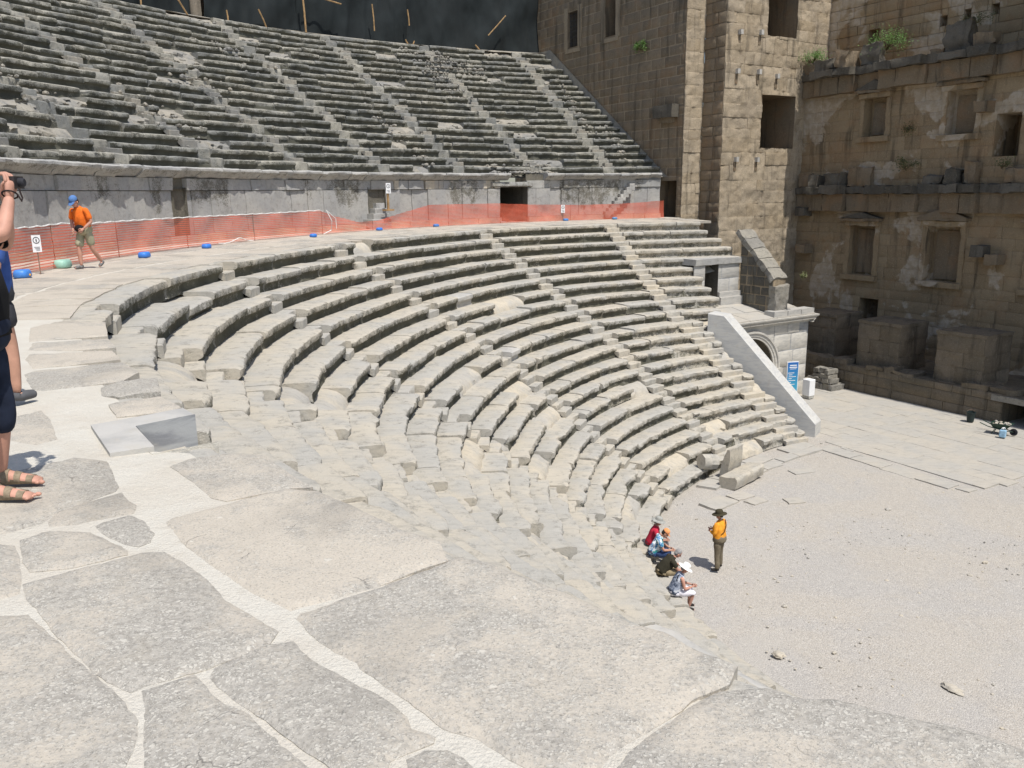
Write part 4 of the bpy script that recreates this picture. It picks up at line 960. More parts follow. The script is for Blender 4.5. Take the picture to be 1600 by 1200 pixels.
# ------------------------------------------------------------------ gallery behind dark netting
gw = thing('gallery_wall', 'stone arcade wall of top gallery, mostly hidden behind dark netting', 'wall', PT(130, 45, 11))
mb = MB(); curved_blocks(mb, 45.0, 108, 200, 10.5, 11.9, (1.0, 1.8), 71, .03, .04); curved_blocks(mb, 45.0, 108, 200, 11.9, 13.3, (1.0, 1.8), 72, .03, .04); curved_blocks(mb, 45.0, 108, 200, 13.3, 17.0, (1.0, 1.8), 73, .03, .04)
mb.build('wall', [M['wallA']], gw, 40)
mb = MB(); t = np.radians(np.linspace(108, 208, 110)); G = np.stack([np.stack([CX+r*np.cos(t), CY+r*np.sin(t), np.full_like(t, UZ0+UDZ*19+.02)], -1) for r in np.linspace(42.4, 45.2, 6)], 1); G[..., 2] += fbm(G*.9, 2, 3)*.12; mb.grid(G, 0, .3, flip=True)
mb.build('floor', [M['rubble']], gw)
mb = MB()
for q in (136.0, 141.75, 147.5, 130): 
    c = PT(q, 43.6 if 141 < q < 142 else 44.5, 13.9); mb.box(c, (.62, .62, 6), R_(q), 0, .6)
mb.build('pier', [M['mortB']], gw)
tn = NT('shade_cloth', .85, .3); wv_ = tn.noise(60, 2); tn.done(tn.mix(tn.ramp(tn.noise(.6, 4), .35, .65), (.011, .0145, .015), (.017, .0225, .0235)), tn.bump(wv_, .15, .01)); M['net'] = tn.m
net = thing('shade_netting', 'dark green-black netting hung in folds across top gallery', 'netting', PT(125, 43.3, 11))
for a, b, sd in ((109.3, 123.4, 1), (123.3, 133.3, 2), (133.2, 141.25, 3), (142.15, 152, 4), (151.9, 200, 5)):
    mb = MB(); ns = int((b-a)*7)+8; th = np.linspace(a, b, ns); zs = np.linspace(0, 1, 34)
    TH, ZS = np.meshgrid(th, zs, indexing='ij'); bot = 11.02+.10*np.sin(TH*1.9)+fbm(np.stack([TH*.7, TH*0, TH*0], -1), sd, 2)*.12
    Z_ = bot*(1-ZS)+17.0*ZS
    P = np.stack([TH*.55, Z_*.45, TH*0+sd], -1); fold = fbm(P, sd+10, 2)*.20
    diag = np.sin(TH*1.1+Z_*1.3+sd)*.10+np.abs(np.sin(TH*.62+.5*Z_*np.sin(TH*.3)))*.13+np.sin(TH*5.1+fbm(P*2, 3, 2)*3)*.035
    r = 43.25+fold+diag; t = np.radians(TH); mb.grid(np.stack([CX+r*np.cos(t), CY+r*np.sin(t), Z_], -1), 0, .5)
    o = mb.build('net_panel', [M['net']], net, 179); 
    sm_ = o.modifiers.new('thick', 'SOLIDIFY'); sm_.thickness = .012
def gal(x, y):
    X = [208, 270, 400, 576, 633, 760, 850]
    th = np.interp(x, [208, 270, 345, 400, 470, 576, 633, 760, 850], [146.6, 143.7, 139.9, 137.0, 133.1, 126.9, 123.5, 115.5, 109.8])
    z0 = np.interp(x, X, [11.38, 11.28, 11.17, 12.03, 12.28, 12.34, 10.98]); y0 = np.interp(x, X, [0, 15, 40, 40, 40, 50, 88]); k = np.interp(x, X, [32, 31, 28, 26, 25.5, 24.5, 24])
    return float(th), float(z0+(y0-y)/k)
M['wood'] = flat('raw_timber', (.36, .23, .11), .75, .2, .25, 5)
POLES = [((206, 24), (203, -50), 'upright pale timber prop at far left of dark netting, cut by top of frame'), ((290, 38), (270, 2), 'leaning timber prop left of gap in dark netting'), ((347, 36), (346, 18), 'short timber peg at foot of netting, right of gap'), ((409, 46), (397, 18), 'slanting timber prop in middle left of netting'),
         ((470, 54), (467, -20), 'tall upright timber post against netting above upper benches'), ((527, 7), (470, -6), 'nearly horizontal timber rail at top of netting'), ((578, 48), (576, 10), 'slim upright timber batten in centre of netting'), ((634, 40), (632, 18), 'short upright timber batten above V-shaped prop'),
         ((634, 76), (627, 64), 'left arm of small V-shaped timber prop at foot of netting'), ((635, 76), (641, 66), 'right arm of small V-shaped timber prop at foot of netting'), ((757, 55), (784, 27), 'timber brace leaning right across dark netting'), ((850, 88), (848, -40), 'tall timber post at right end of netting against tower'), ((744, 80), (736, 72), 'tiny timber peg at foot of netting near right end')]
for k, (a, b, lab) in enumerate(POLES):
    (t0, z0), (t1, z1) = gal(*a), gal(*b); R0_ = 42.62
    p0, p1 = PT(t0, R0_, z0-.1), PT(t1, R0_+(.0 if k != 10 else -.1), z1); mb = MB()
    mb.tube([p0, p0.lerp(p1, .5)+Vector((.02, .01, .01)), p1], .042 if k not in (4, 11) else .055, 6)
    tag(mb.build('timber_prop', [M['wood']], None, 40), lab, 'timber prop', 'timber props against the gallery netting')

# ------------------------------------------------------------------ orchestra floor
mb = MB()
xs = np.concatenate([[-400, -150, -60, -20], np.arange(0, 44.1, .3), [60, 150, 400]]); ys = np.concatenate([[-400, -150, -50], np.arange(-5, 50.1, .3), [70, 150, 400]])
XX, YY = np.meshgrid(xs, ys, indexing='ij'); P = np.stack([XX, YY, XX*0], -1); rr = np.hypot(XX-CX, YY-CY)
ZZ = ZG-.035+(fbm(P*.35, 4, 3)*.05+fbm(P*1.9, 8, 2)*.012)*(rr < 30)
mb.grid(np.stack([XX, YY, ZZ], -1), 0, .5); g_ = mb.build('ground', [M['gravel']], None, 179); tag(g_, 'pale gravel and packed earth floor of the round orchestra', kind='structure')
for k_, (cx_, cy_, sx_, sy_) in enumerate(()): pass
# paved strip in front of the stage
mb = MB(); rs = random.Random(9); n = 2.75
while n < 11.4:
    w = rs.uniform(.75, 1.1); n2 = min(11.5, n+w); u = -23.5+rs.uniform(0, .6)
    while u < -5.4:
        v = u+rs.uniform(.9, 1.9)
        if v > -5.5: v = -5.4+rs.uniform(-.25, .1)
        if v-u < .3: break
        c = UN((u+v)/2, (n+n2)/2)
        inside = not (u < -12.6 and n < 3.2)
        if inside:
            g = .002; pl = [UN(a, b) for a, b in ((u+g, n+g), (v-g, n+g), (v-g, n2-g), (u+g, n2-g))]
            slab(mb, [(p.x, p.y) for p in pl], z=ZG+.012+rs.gauss(0, .004), seed=int(u*9+n*40), rnd=rs.random(), h=.22, jit=.014, rough=.008, tilt=(rs.gauss(0, .003), rs.gauss(0, .003)))
        u = v
    n = n2
tag(mb.build('stage_pavement', [M['pave']], None, 35), 'large worn flagstones paving the strip before the stage', kind='structure')
mb = MB()
for (u0, u1, n0, n1) in ((-12.0, -10.4, 1.75, 2.5), (-10.4, -9.0, 1.7, 2.45), (-9.0, -7.6, 1.6, 2.4), (-7.6, -6.3, 1.65, 2.35), (-11.5, -10.9, 2.55, 2.7), (-6.2, -5.7, 1.9, 2.4)):
    slab(mb, [(UN(a, b).x, UN(a, b).y) for a, b in ((u0+.015, n0), (u1-.015, n0+rs.uniform(-.06, .06)), (u1-.015, n1), (u0+.015, n1))], z=ZG+.018+rs.gauss(0, .008), seed=int(u0*9), rnd=rs.random(), h=.15, jit=.05, rough=.01)
th = 112.2
while th < 146:
    w = rs.uniform(4, 8); ra = float(Rf(th, 20))
    for d0, d1 in (((.55, 1.25), (1.27, 1.75)) if th < 132 else ((.55, 1.3),)):
        if rs.random() < .12: continue
        pl = [PT(a, float(Rf(a, 20))+.45-d) for a, d in ((th+.1, d0), (th+w-.1, d0), (th+w-.1, d1), (th+.1, d1))]
        slab(mb, [(p.x, p.y) for p in pl], z=ZG+.05+rs.gauss(0, .012), seed=int(th*3+d0*9), rnd=rs.random(), h=.14, jit=.03, rough=.01)
    th += w
for (x_, y_, a_, w_, d_) in ((7.0, 26.5, .7, 1.2, .8), (7.9, 27.1, .6, .8, .6), (8.3, 26.6, .6, .7, .45), (10.9, 29.6, .3, .9, .5), (10.0, 30.3, .5, .8, .4), (9.6, 26.6, .2, .6, .5)):
    c_, s_ = math.cos(a_), math.sin(a_); slab(mb, [(x_+p*w_/2*c_-q*d_/2*s_, y_+p*w_/2*s_+q*d_/2*c_) for p, q in ((-1, -1), (1, -1), (1, 1), (-1, 1))], z=ZG+.04, seed=int(x_*20), rnd=rs.random(), h=.12, jit=.05, rough=.01)
tag(mb.build('edging_flagstones', [M['pave']], None, 35), 'broken flagstones edging the gravel orchestra', kind='structure')
# loose stones
mb = MB(); r3 = np.random.default_rng(4)
for q in range(2800):
    th = r3.uniform(0, 2*math.pi); rad = 13.0*math.sqrt(r3.random()); x, y = CX+rad*math.cos(th)*1.0+r3.uniform(0, 3), CY+rad*math.sin(th)
    p = Vector((x-CX, y-CY, 0)); 
    if p.dot(NV3) > 2.6 and -24 < p.dot(UV3) < -5.4: continue
    s = abs(r3.normal(0, .016))+.010
    if fbm(np.array([[x*.4, y*.4, 3]]), 2, 2)[0] < -.25 and r3.random() < .6: continue
    if r3.random() < .02: s *= 2.2
    mb.rock((x, y, ZG-.03+s*.25), (s*1.3, s, s*.7), q % 97, 0, r3.random(), sub=1)
tag(mb.build('loose_stones', [M['rubble']], None), 'loose stones scattered over the gravel floor', kind='stuff')
def single_stone(px, lab, r, seed, mat='cobble'):
    mb = MB(); mb.rock(px, r, seed, 0, .4, .75, sub=3); tag(mb.build('stone', [M[mat]], None, 50), lab, 'stone')
single_stone((9.28, 15.6, ZG+.02), 'flat pale stone lying alone on gravel near bottom right', (.20, .12, .05), 5, 'rubble')
single_stone((6.0, 17.0, ZG+.02), 'small grey stone on gravel close to lowest bench', (.13, .09, .06), 9, 'rubble')
# fallen bench blocks by the lowest row
def tilted_block(name, lab, cat, c, ang, tilt, dims, prof, seed, mat='seat', moss=0.0, rough=.035):
    """bench-shaped block: prof (y,z) outline extruded along x"""
    Mx = Matrix.Translation(c)@Matrix.Rotation(ang, 4, 'Z')@Matrix.Rotation(tilt[0], 4, 'X')@Matrix.Rotation(tilt[1], 4, 'Y')
    pts = []
    n = len(prof)
    for i in range(n):
        a, b = Vector(prof[i]), Vector(prof[(i+1) % n]); k = max(1, int((b-a).length/.09))
        for q in range(k): pts.append(a.lerp(b, q/k))
    xs = np.linspace(-dims/2, dims/2, max(6, int(dims/.09)))
    G = np.array([[(x, p.x, p.y) for p in pts+[pts[0]]] for x in xs]); G = G+np.stack([fbm(G*3+s, seed, 3) for s in (0, 20, 40)], -1)*rough
    G[:, -1] = G[:, 0]
    H = np.concatenate([G, np.ones(G.shape[:2]+(1,))], -1)@np.array(Mx).T; G = H[..., :3]
    mb = MB(); mb.grid(G, 0, .45, moss)
    for e in (0, -1): mb.add(G[e][:-1], [tuple(range(len(pts)))], 0, .45, moss)
    return tag(mb.build(name, [M[mat]], None, 45), lab, cat)
BP = [(-.32, 0), (.30, 0), (.34, .12), (.40, .28), (.40, .38), (.34, .44), (-.30, .44), (-.34, .3)]
tilted_block('fallen_bench_block', 'long fallen bench block with broken end lying before lowest row', 'stone block', Vector((8.35, 28.55, ZG+.02)), R_(44), (R_(-7), R_(-2)), 1.95, [(-y, z) for y, z in BP], 3)
tilted_block('fallen_seat_back', 'upright slab with curved top leaning behind fallen bench block', 'stone block', Vector((8.05, 29.15, ZG+.15)), R_(46), (R_(10), 0), .95, [(-.16, 0), (.16, 0), (.14, .55), (.05, 1.05), (-.06, 1.08), (-.14, .6)], 6)
tilted_block('fallen_stone_drum', 'short broken column-like block lying left of leaning slab', 'stone block', Vector((7.15, 29.0, ZG+.35)), R_(20), (R_(5), R_(8)), .62, [(.3*math.cos(a), .3+.3*math.sin(a)) for a in np.linspace(0, 2*math.pi, 9)[:-1]], 8)

# ------------------------------------------------------------------ barrier netting
def net_mat():
    t = NT('orange_mesh', .6, .3); uv = t.nd('ShaderNodeUVMap').outputs[0]
    sep = t.nd('ShaderNodeSeparateXYZ'); t.put(sep.inputs[0], uv)
    def line(v, w): return t.math('LESS_THAN', t.math('ABSOLUTE', t.math('SUBTRACT', t.math('FRACT', v), .5)), w)
    gx = line(t.math('MULTIPLY', sep.outputs[0], 22.0), .175); gy = line(t.math('MULTIPLY', sep.outputs[1], 16.0), .16)
    al = t.math('MAXIMUM', gx, gy)
    n = t.noise(1.3, 3); col = t.mix(t.ramp(n, .35, .65), (.56, .10, .05), (.60, .15, .09))
    t.put(t.b.inputs['Base Color'], col); t.put(t.b.inputs['Alpha'], al); return t.m
M['omesh'] = net_mat(); M['rope'] = flat('white_cord', (.75, .74, .70), .8); M['rod'] = flat('rusty_rod', (.22, .15, .11), .7)
TT = [106.6, 110.2, 116, 121.9, 128.6, 137.4, 140.4, 144.5, 147, 150.2, 152.1, 158, 164, 173.8, 177.8, 179.7, 182.5, 184.7, 196]
TZ = [1.09, .98, .93, .98, 1.11, 1.13, .87, .50, .48, .78, 1.04, 1.01, 1.01, 1.02, 1.02, 1.02, 1.07, 1.04, 1.05]
bn = thing('barrier_netting', 'orange plastic safety mesh strung along the foot of the walkway wall', 'safety netting', PT(150, 28.3, .08))
th = np.linspace(106.6, 196, 460); nz = 12; rbase = np.interp(th, [106, 125, 145, 160, 175, 196], [28.9, 28.8, 28.4, 28.0, 27.9, 27.9])
mb = MB(); G = []; UVs = []
for q, rb in zip(th, rbase):
    zt = float(np.interp(q, TT, TZ)); row = []
    for k in range(nz):
        f = k/(nz-1); z = .10+(zt-.10)*f
        r = rb+.07*math.sin(q*1.3)*math.sin(f*3)+.05*fbm(np.array([[q*.9, f*2.2, 1]]), 3, 2)[0]-.10*(1-f)**3
        p = PT(q, r, z); row.append(p[:]); UVs.append((R_(q)*28, z))
    G.append(row)
mb.grid(np.array(G), 0, .5); no = mb.build('mesh_sheet', [M['omesh']], bn, 179)
uvl = no.data.uv_layers.new(name='UVMap'); li = np.zeros(len(no.data.loops), dtype=np.int32); no.data.loops.foreach_get('vertex_index', li); uvl.data.foreach_set('uv', np.array(UVs)[li].reshape(-1).astype(np.float32))
mb = MB(); mb.tube([PT(q, float(np.interp(q, [106, 125, 145, 160, 175, 196], [28.9, 28.8, 28.4, 28.0, 27.9, 27.9])), float(np.interp(q, TT, TZ))+.01+.012*math.sin(q*5)) for q in np.arange(151.8, 190, .4)], .016, 5); mb.build('top_cord', [M['rope']], bn, 60)
mb = MB(); mb.tube([PT(152.0, 27.95, 1.05), PT(151.6, 27.85, .6), PT(151.9, 27.8, .25), PT(153, 27.75, .12)], .018, 5); mb.build('loose_cord', [M['rope']], bn, 60); mb = MB(); mb.tube([PT(152.0, 27.95, 1.05), PT(151.1, 27.85, .7), PT(151.2, 27.8, .3)], .014, 5); mb.build('loose_cord', [M['rope']], bn, 60); mb = MB()
mb.tube([PT(162+k*.5, 27.7+.08*math.sin(k), .1+.16*math.sin(k*.45)**2) for k in range(9)], .014, 5); mb.build('loose_cord', [M['rope']], bn, 60)
for q in (109, 118.7, 128, 135, 145.2, 152.0, 161, 169.1, 177.0, 183.7, 189): 
    rb = float(np.interp(q, [106, 125, 145, 160, 175, 196], [28.9, 28.8, 28.4, 28.0, 27.9, 27.9])); mb = MB(); mb.tube([PT(q, rb, .06), PT(q, rb+.01, float(np.interp(q, TT, TZ))+.03)], .012, 6); mb.build('post', [M['rod']], bn)
def foot(th, r, col, lab, s=1.0, extra=None):
    s *= .72; c = PT(th, r, walk_z(r)+.02); t = thing('barrier_weight', lab, 'barrier weight', c, group='plastic weights holding the safety mesh')
    ang = R_(th+90); mb = MB(); V = []
    prof = [(.17, .09, 0), (.19, .105, .015), (.185, .10, .07), (.15, .08, .10), (.05, .035, .105)]
    k = 16
    for a_, b_, z in prof:
        for j in range(k):
            q = 2*math.pi*j/k; ex = lambda v: math.copysign(abs(v)**.6, v); x, y = a_*ex(math.cos(q))*s, b_*ex(math.sin(q))*s*1.3
            V.append((c.x+x*math.cos(ang)-y*math.sin(ang), c.y+x*math.sin(ang)+y*math.cos(ang), c.z+z*s*1.5))
    F = [(i*k+j, i*k+(j+1) % k, (i+1)*k+(j+1) % k, (i+1)*k+j) for i in range(len(prof)-1) for j in range(k)]+[tuple(range(k-1, -1, -1)), tuple((len(prof)-1)*k+j for j in range(k))]
    mb.add(V, F); mb.build('body', [flat('plastic', col, .45, .4, .08)], t, 60)
    mb = MB(); mb.lathe((c.x, c.y, c.z+.095*s), [(.028, 0), (.03, .03), (.02, .045)], 10); mb.build('socket', [flat('plastic_dark', tuple(x*.6 for x in col), .5)], t, 60)
    if extra:
        mb = MB(); p = c+Vector((math.cos(ang), math.sin(ang), 0))*0-Vector((math.cos(R_(th)), math.sin(R_(th)), 0))*.106*s+ZV*.05
        mb.ball(p, (.05, .05, .035), 10); mb.build('sticker', [flat('orange_sticker', extra, .5)], t, 60)
BL = (.05, .20, .62)
foot(188.6, 27.6, (.06, .22, .60), 'blue plastic weight with orange patch, beside left-hand visitors', 1.5, (.75, .38, .05))
foot(183.7, 27.75, (.30, .52, .42), 'pale green plastic weight at foot of mesh, behind walking man', 1.7)
foot(177.0, 27.2, BL, 'larger bright blue plastic weight right of walking man', 1.35)
foot(169.1, 27.3, BL, 'bright blue plastic weight second from walking man on his right', 1.2)
foot(155.4, 27.35, BL, 'blue plastic weight under dangling white cords', 1.1)
foot(145.0, 28.1, BL, 'blue plastic weight in front of recess with wooden-post sign', 1.1)
foot(137.0, 28.4, (.07, .20, .50), 'small dull blue plastic weight left of dark wall doorway', 1.1)
foot(119.6, 28.6, (.07, .22, .5), 'small blue plastic weight below sign right of dark wall doorway', 1.1)
foot(113.2, 28.6, (.10, .25, .45), 'farthest small blue plastic weight near little wall stairs', 1.1)
M['white'] = flat('white_board', (.80, .80, .79), .5, .3, .03); M['ink'] = flat('black_print', (.03, .03, .035), .6, .2, .05)
def sign(P, facing, w, h, lab, rod=True):
    t = thing('warning_sign', lab, 'sign', P, group='white pictogram signs on the walkway'); d = Vector(facing).normalized(); r = Vector((d.y*-1, d.x, 0)).normalized()*-1
    mb = MB(); mb.box(P, (w, .012, h), axes=(r, d, ZV)); pn_ = mb.build('panel', [M['white']], t)
    mb = MB(); c = P+d*.010+ZV*h*.2; R1_, R0_ = w*.38, w*.30; V = []; k = 24
    for rad in (R0_, R1_):
        for j in range(k):
            a = 2*math.pi*j/k; V.append(c+r*rad*math.cos(a)+ZV*rad*math.sin(a)*1.1)
    mb.add(V, [(j, (j+1) % k, k+(j+1) % k, k+j) for j in range(k)])
    for (x0, x1, z0, z1) in ((-.05, .05, -.20, .02), (-.08, .08, -.02, .04), (-.07, -.01, -.24, -.16)): mb.add([c+r*w*a+ZV*w*b for a, b in ((x0, z0), (x1, z0), (x1, z1), (x0, z1))], [(0, 1, 2, 3)])
    mb.add([c+r*w*.06*math.cos(2*math.pi*j/10)+ZV*w*(.12+.07*math.sin(2*math.pi*j/10)) for j in range(10)], [tuple(range(10))])
    mb.build('pictogram', [M['ink']], pn_)
    mb = MB()
    for q in range(3): 
        zc = -h*(.22+.085*q); mb.add([P+d*.011+r*w*a+ZV*(zc+b) for a, b in ((-.32, 0), (.32-.1*q, 0), (.32-.1*q, h*.035), (-.32, h*.035))], [(0, 1, 2, 3)])
    mb.build('text_lines', [flat('grey_print', (.22, .22, .23), .6)], pn_)
    if rod:
        mb = MB(); mb.tube([P-d*.02-ZV*(P.z-.05), P-d*.02+ZV*h*.4], .012, 6); mb.build('rod', [M['rod']], t)
    return t
def inward(th): return Vector((-math.cos(R_(th)), -math.sin(R_(th)), 0))
sign(PT(187.0, 27.55, .72), inward(125), .17, .36, 'white pictogram sign on orange mesh at far left, between walking man and photographer')
sign(PT(142.3, 28.75, 1.92), inward(108), .22, .46, 'white pictogram sign on wooden post standing in wall recess', rod=False)
sign(PT(119.9, 28.65, .74), inward(98), .22, .42, 'white pictogram sign on orange mesh right of dark wall doorway')
sp = thing('sign_post', 'wooden post and foot carrying sign in wall recess', 'post', PT(142.2, 28.85, .95))
mb = MB(); b_ = PT(142.25, 28.83, 0); mb.box((b_.x, b_.y, 1.45), (.10, .06, 1.0), R_(142+90)); mb.build('upright', [M['wood']], sp)
mb = MB(); mb.box((b_.x, b_.y, .94), (.55, .22, .08), R_(142+90)); mb.build('foot', [M['wood']], sp)

# ------------------------------------------------------------------ things on the stage pavement
def board():
    P = UN(-18.0, 7.15, ZG+.04); t = thing('information_board', 'tall blue information panel standing before arched gateway', 'information board', P)
    d = (UV3*.9-NV3*.35).normalized(); r = Vector((-d.y, d.x, 0)); r = r if r.dot(NV3) > 0 else -r
    mb = MB(); mb.box(P+ZV*1.0, (.62, .09, 1.9), axes=(r, d, ZV)); mb.build('frame', [M['white']], t)
    tb = NT('blue_panel', .4, .4); gz = tb.nd('ShaderNodeSeparateXYZ'); tb.put(gz.inputs[0], tb.c); tb.done(tb.mix(tb.ramp(gz.outputs[2], .3, 2.2), (.05, .34, .50), (.018, .12, .42)))
    mb = MB(); mb.box(P+ZV*1.02+d*.05, (.56, .012, 1.82), axes=(r, d, ZV)); pn_ = mb.build('panel', [tb.m], t)
    mb = MB()
    def bar(x0, x1, z0, z1): mb.add([P+d*.058+r*a*.8+ZV*b*.85 for a, b in ((x0, z0), (x1, z0), (x1, z1), (x0, z1))], [(0, 1, 2, 3)])
    bar(-.22, .24, 2.06, 2.12); bar(-.24, .27, 1.94, 2.0); bar(-.2, .22, 1.86, 1.89)
    for q in range(7): bar(-.27 if q else -.32, .1+.16*((q*37) % 5)/5-(.18 if q % 2 else 0), 1.62-q*.115, 1.655-q*.115)
    mb.build('lettering', [M['white']], pn_)
    mb = MB()
    for x, h in ((-.31, .50), (-.22, .42), (-.1, .24)): mb.add([P+d*.059+r*a*.8+ZV*b*.85 for a, b in ((x-.03, .22), (x+.03, .22), (x+.025, .22+h), (x-.025, .22+h))], [(0, 1, 2, 3)])
    mb.build('silhouettes', [M['ink']], pn_)
board()
P = UN(-17.75, 8.15, ZG+.05); wb = thing('white_box', 'white upright cabinet box on grey base right of blue panel', 'cabinet', P)
mb = MB(); mb.box(P+ZV*.55, (.46, .42, .84), R_(-59)); o = mb.build('cabinet', [M['white']], wb); bv = o.modifiers.new('b', 'BEVEL'); bv.width = .02
mb = MB(); mb.box(P+ZV*.07, (.42, .38, .14), R_(-59)); mb.build('base', [flat('grey_base', (.4, .39, .35))], wb)
P = UN(-10.75, 10.55, ZG+.05); bk = thing('bucket', 'dark green-black bucket on paving near podium opening', 'bucket', P)
mb = MB(); mb.lathe(P, [(.14, 0), (.19, .42), (.205, .42), (.205, .45), (.18, .45), (.15, .08)], 18); mb.build('body', [flat('black_plastic', (.022, .034, .032), .5)], bk, 50)
mb = MB(); mb.tube([P+Vector((.2*math.cos(a)*.9, .05, .42+.12*math.sin(a))) for a in np.linspace(0, math.pi, 9)], .008, 5); mb.build('handle', [M['rod']], bk)
# wheelbarrow
P = UN(-8.95, 9.75, ZG+.05); wbw = thing('wheelbarrow', 'dark green wheelbarrow loaded with pale rubble before podium opening', 'wheelbarrow', P)
ax = (UV3*.8+NV3*.2).normalized(); ay = Vector((-ax.y, ax.x, 0))
def W(x, y, z): return P+(ax*x+ay*y+ZV*z)*.78
M['green'] = flat('dark_green_metal', (.02, .05, .032), .5, .4)
mb = MB(); lo = [W(-.32, -.2, .28), W(.25, -.2, .28), W(.25, .2, .28), W(-.32, .2, .28)]; hi = [W(-.5, -.34, .58), W(.55, -.34, .62), W(.55, .34, .62), W(-.5, .34, .58)]
mb.add(lo+hi, [(3, 2, 1, 0), (0, 1, 5, 4), (1, 2, 6, 5), (2, 3, 7, 6), (3, 0, 4, 7)]); o = mb.build('tray', [M['green']], wbw); s_ = o.modifiers.new('s', 'SOLIDIFY'); s_.thickness = .015
mb = MB(); mb.tube([W(.62, 0, .2), W(.2, .22, .25), W(-.6, .3, .38), W(-1.0, .3, .52)], .02, 6); mb.tube([W(.62, 0, .2), W(.2, -.22, .25), W(-.6, -.3, .38), W(-1.0, -.3, .52)], .02, 6)
for s_ in (-1, 1): mb.tube([W(-.25, s_*.24, .28), W(-.38, s_*.26, .0)], .018, 6)
mb.build('frame', [M['green']], wbw, 50)
Mw = Matrix((tuple(ax), tuple(ZV), tuple(-ay))).transposed(); mb = MB(); mb.lathe(W(.62, 0, .2), [(.15, -.03), (.156, 0), (.15, .03), (.08, .035), (.08, -.035)], 18, M=Mw); mb.build('wheel', [M['ink']], wbw, 50)
mb = MB()
for q in range(26): mb.rock(W(random.uniform(-.38, .42), random.uniform(-.24, .24), .56+random.uniform(-.03, .06)), (.07, .06, .045), q, 0, random.random(), sub=1)
tag(mb.build('rubble_load', [M['rubble']], None), 'heap of pale rubble lying in dark green wheelbarrow', 'rubble')
P = UN(-8.6, 9.25, ZG+.05); jc = thing('plastic_canister', 'small pale blue plastic canister beside wheelbarrow', 'canister', P)
mb = MB(); mb.box(P+ZV*.17, (.26, .2, .32), R_(-40)); o = mb.build('body', [flat('pale_blue_plastic', (.30, .48, .62), .4)], jc); bv = o.modifiers.new('b', 'BEVEL'); bv.width = .04; bv.segments = 2
mb = MB(); mb.lathe(P+ZV*.37, [(.035, 0), (.035, .05), (.02, .055)], 10); mb.tube([P+ZV*.37+Vector((.09, 0, 0)), P+ZV*.43+Vector((.06, 0, 0)), P+ZV*.43+Vector((-.04, 0, 0)), P+ZV*.37+Vector((-.07, 0, 0))], .015, 6); mb.build('cap', [M['white']], jc)

# ------------------------------------------------------------------ plants on the ruins
def leafmat(name, a, b):
    t = NT(name, .6, .3); t.done(t.mix(t.attr('rnd'), a, b)); return t.m
M['leaf'] = leafmat('bush_leaf', (.045, .10, .018), (.115, .21, .045)); M['stem'] = flat('stem', (.10, .075, .04)); M['dryleaf'] = leafmat('dry_leaf', (.07, .09, .025), (.14, .14, .06))
def bush(c, rx, ry, rz, n, lab, mat='leaf', seed=1, droop=0.0):
    t = thing('bush', lab, 'plant', c); r4 = np.random.default_rng(seed); mb = MB(); ms_ = MB()
    cl = []
    for q in range(max(7, n//70)):
        a = r4.uniform(0, 6.28); e = r4.random()**.6; p = Vector(c)+UV3*(rx*e*math.cos(a))+NV3*(ry*e*math.sin(a))+ZV*(rz*r4.uniform(.15, 1)*(1-.4*e)-droop*e*rz)
        cl.append((p, r4.uniform(.16, .34)*rz)); ms_.tube([Vector(c), Vector(c).lerp(p, .5)+ZV*.1*rz, p], [.02, .014, .005], 5)
    V = []; F = []; RN = []
    for q in range(n):
        p, s = cl[r4.integers(len(cl))]; d = Vector(r4.normal(0, 1, 3)); o = p+d*s*.75; a = Vector(r4.normal(0, 1, 3)).normalized(); b = a.orthogonal().normalized(); l = r4.uniform(.05, .11)
        k = len(V); V += [o, o+a*l*.5+b*l*.28, o+a*l, o+a*l*.5-b*l*.28]; F.append((k, k+1, k+2, k+3)); RN += [r4.random()]*4
    mb.add([tuple(v) for v in V], F, 0, RN); mb.build('foliage', [M[mat]], t); ms_.build('stem', [M['stem']], t)
bush(UN(-25.35, 16.0, 8.75), .95, .6, .75, 1500, 'bright green bush on ledge in corner between tower and stage wall', seed=2)
bush(UN(-20.9, 16.5, 8.9), 1.15, .6, 1.15, 1500, 'larger loose green bush growing on broken upper cornice of stage wall', seed=3)
bush(UN(-31.3, 8.0, 9.75), .5, .3, .55, 700, 'single green tuft sprouting from dark tower wall between windows and pier', seed=4)
bush(UN(-18.6, 15.75, 2.55), .55, .35, .7, 500, 'thin dull green weed on lower cornice of stage wall', 'dryleaf', seed=5)
bush(UN(-18.9, 16.1, 4.6), .35, .25, .6, 220, 'sparse dull weed hanging on stage wall between niches', 'dryleaf', seed=6, droop=.5)
bush(UN(-15.4, 15.6, 9.3), .7, .4, .6, 350, 'pale green weed among boulders at top right of stage wall', 'dryleaf', seed=7)
bush(UN(-17.95, 7.35, -2.6), .22, .2, .3, 220, 'tiny dark plant beside slanting coping at tower foot', 'dryleaf', seed=8)
bush(UN(-13.4, 15.5, 2.45), .45, .3, .5, 260, 'small green weed at right end of lower cornice', 'dryleaf', seed=9)

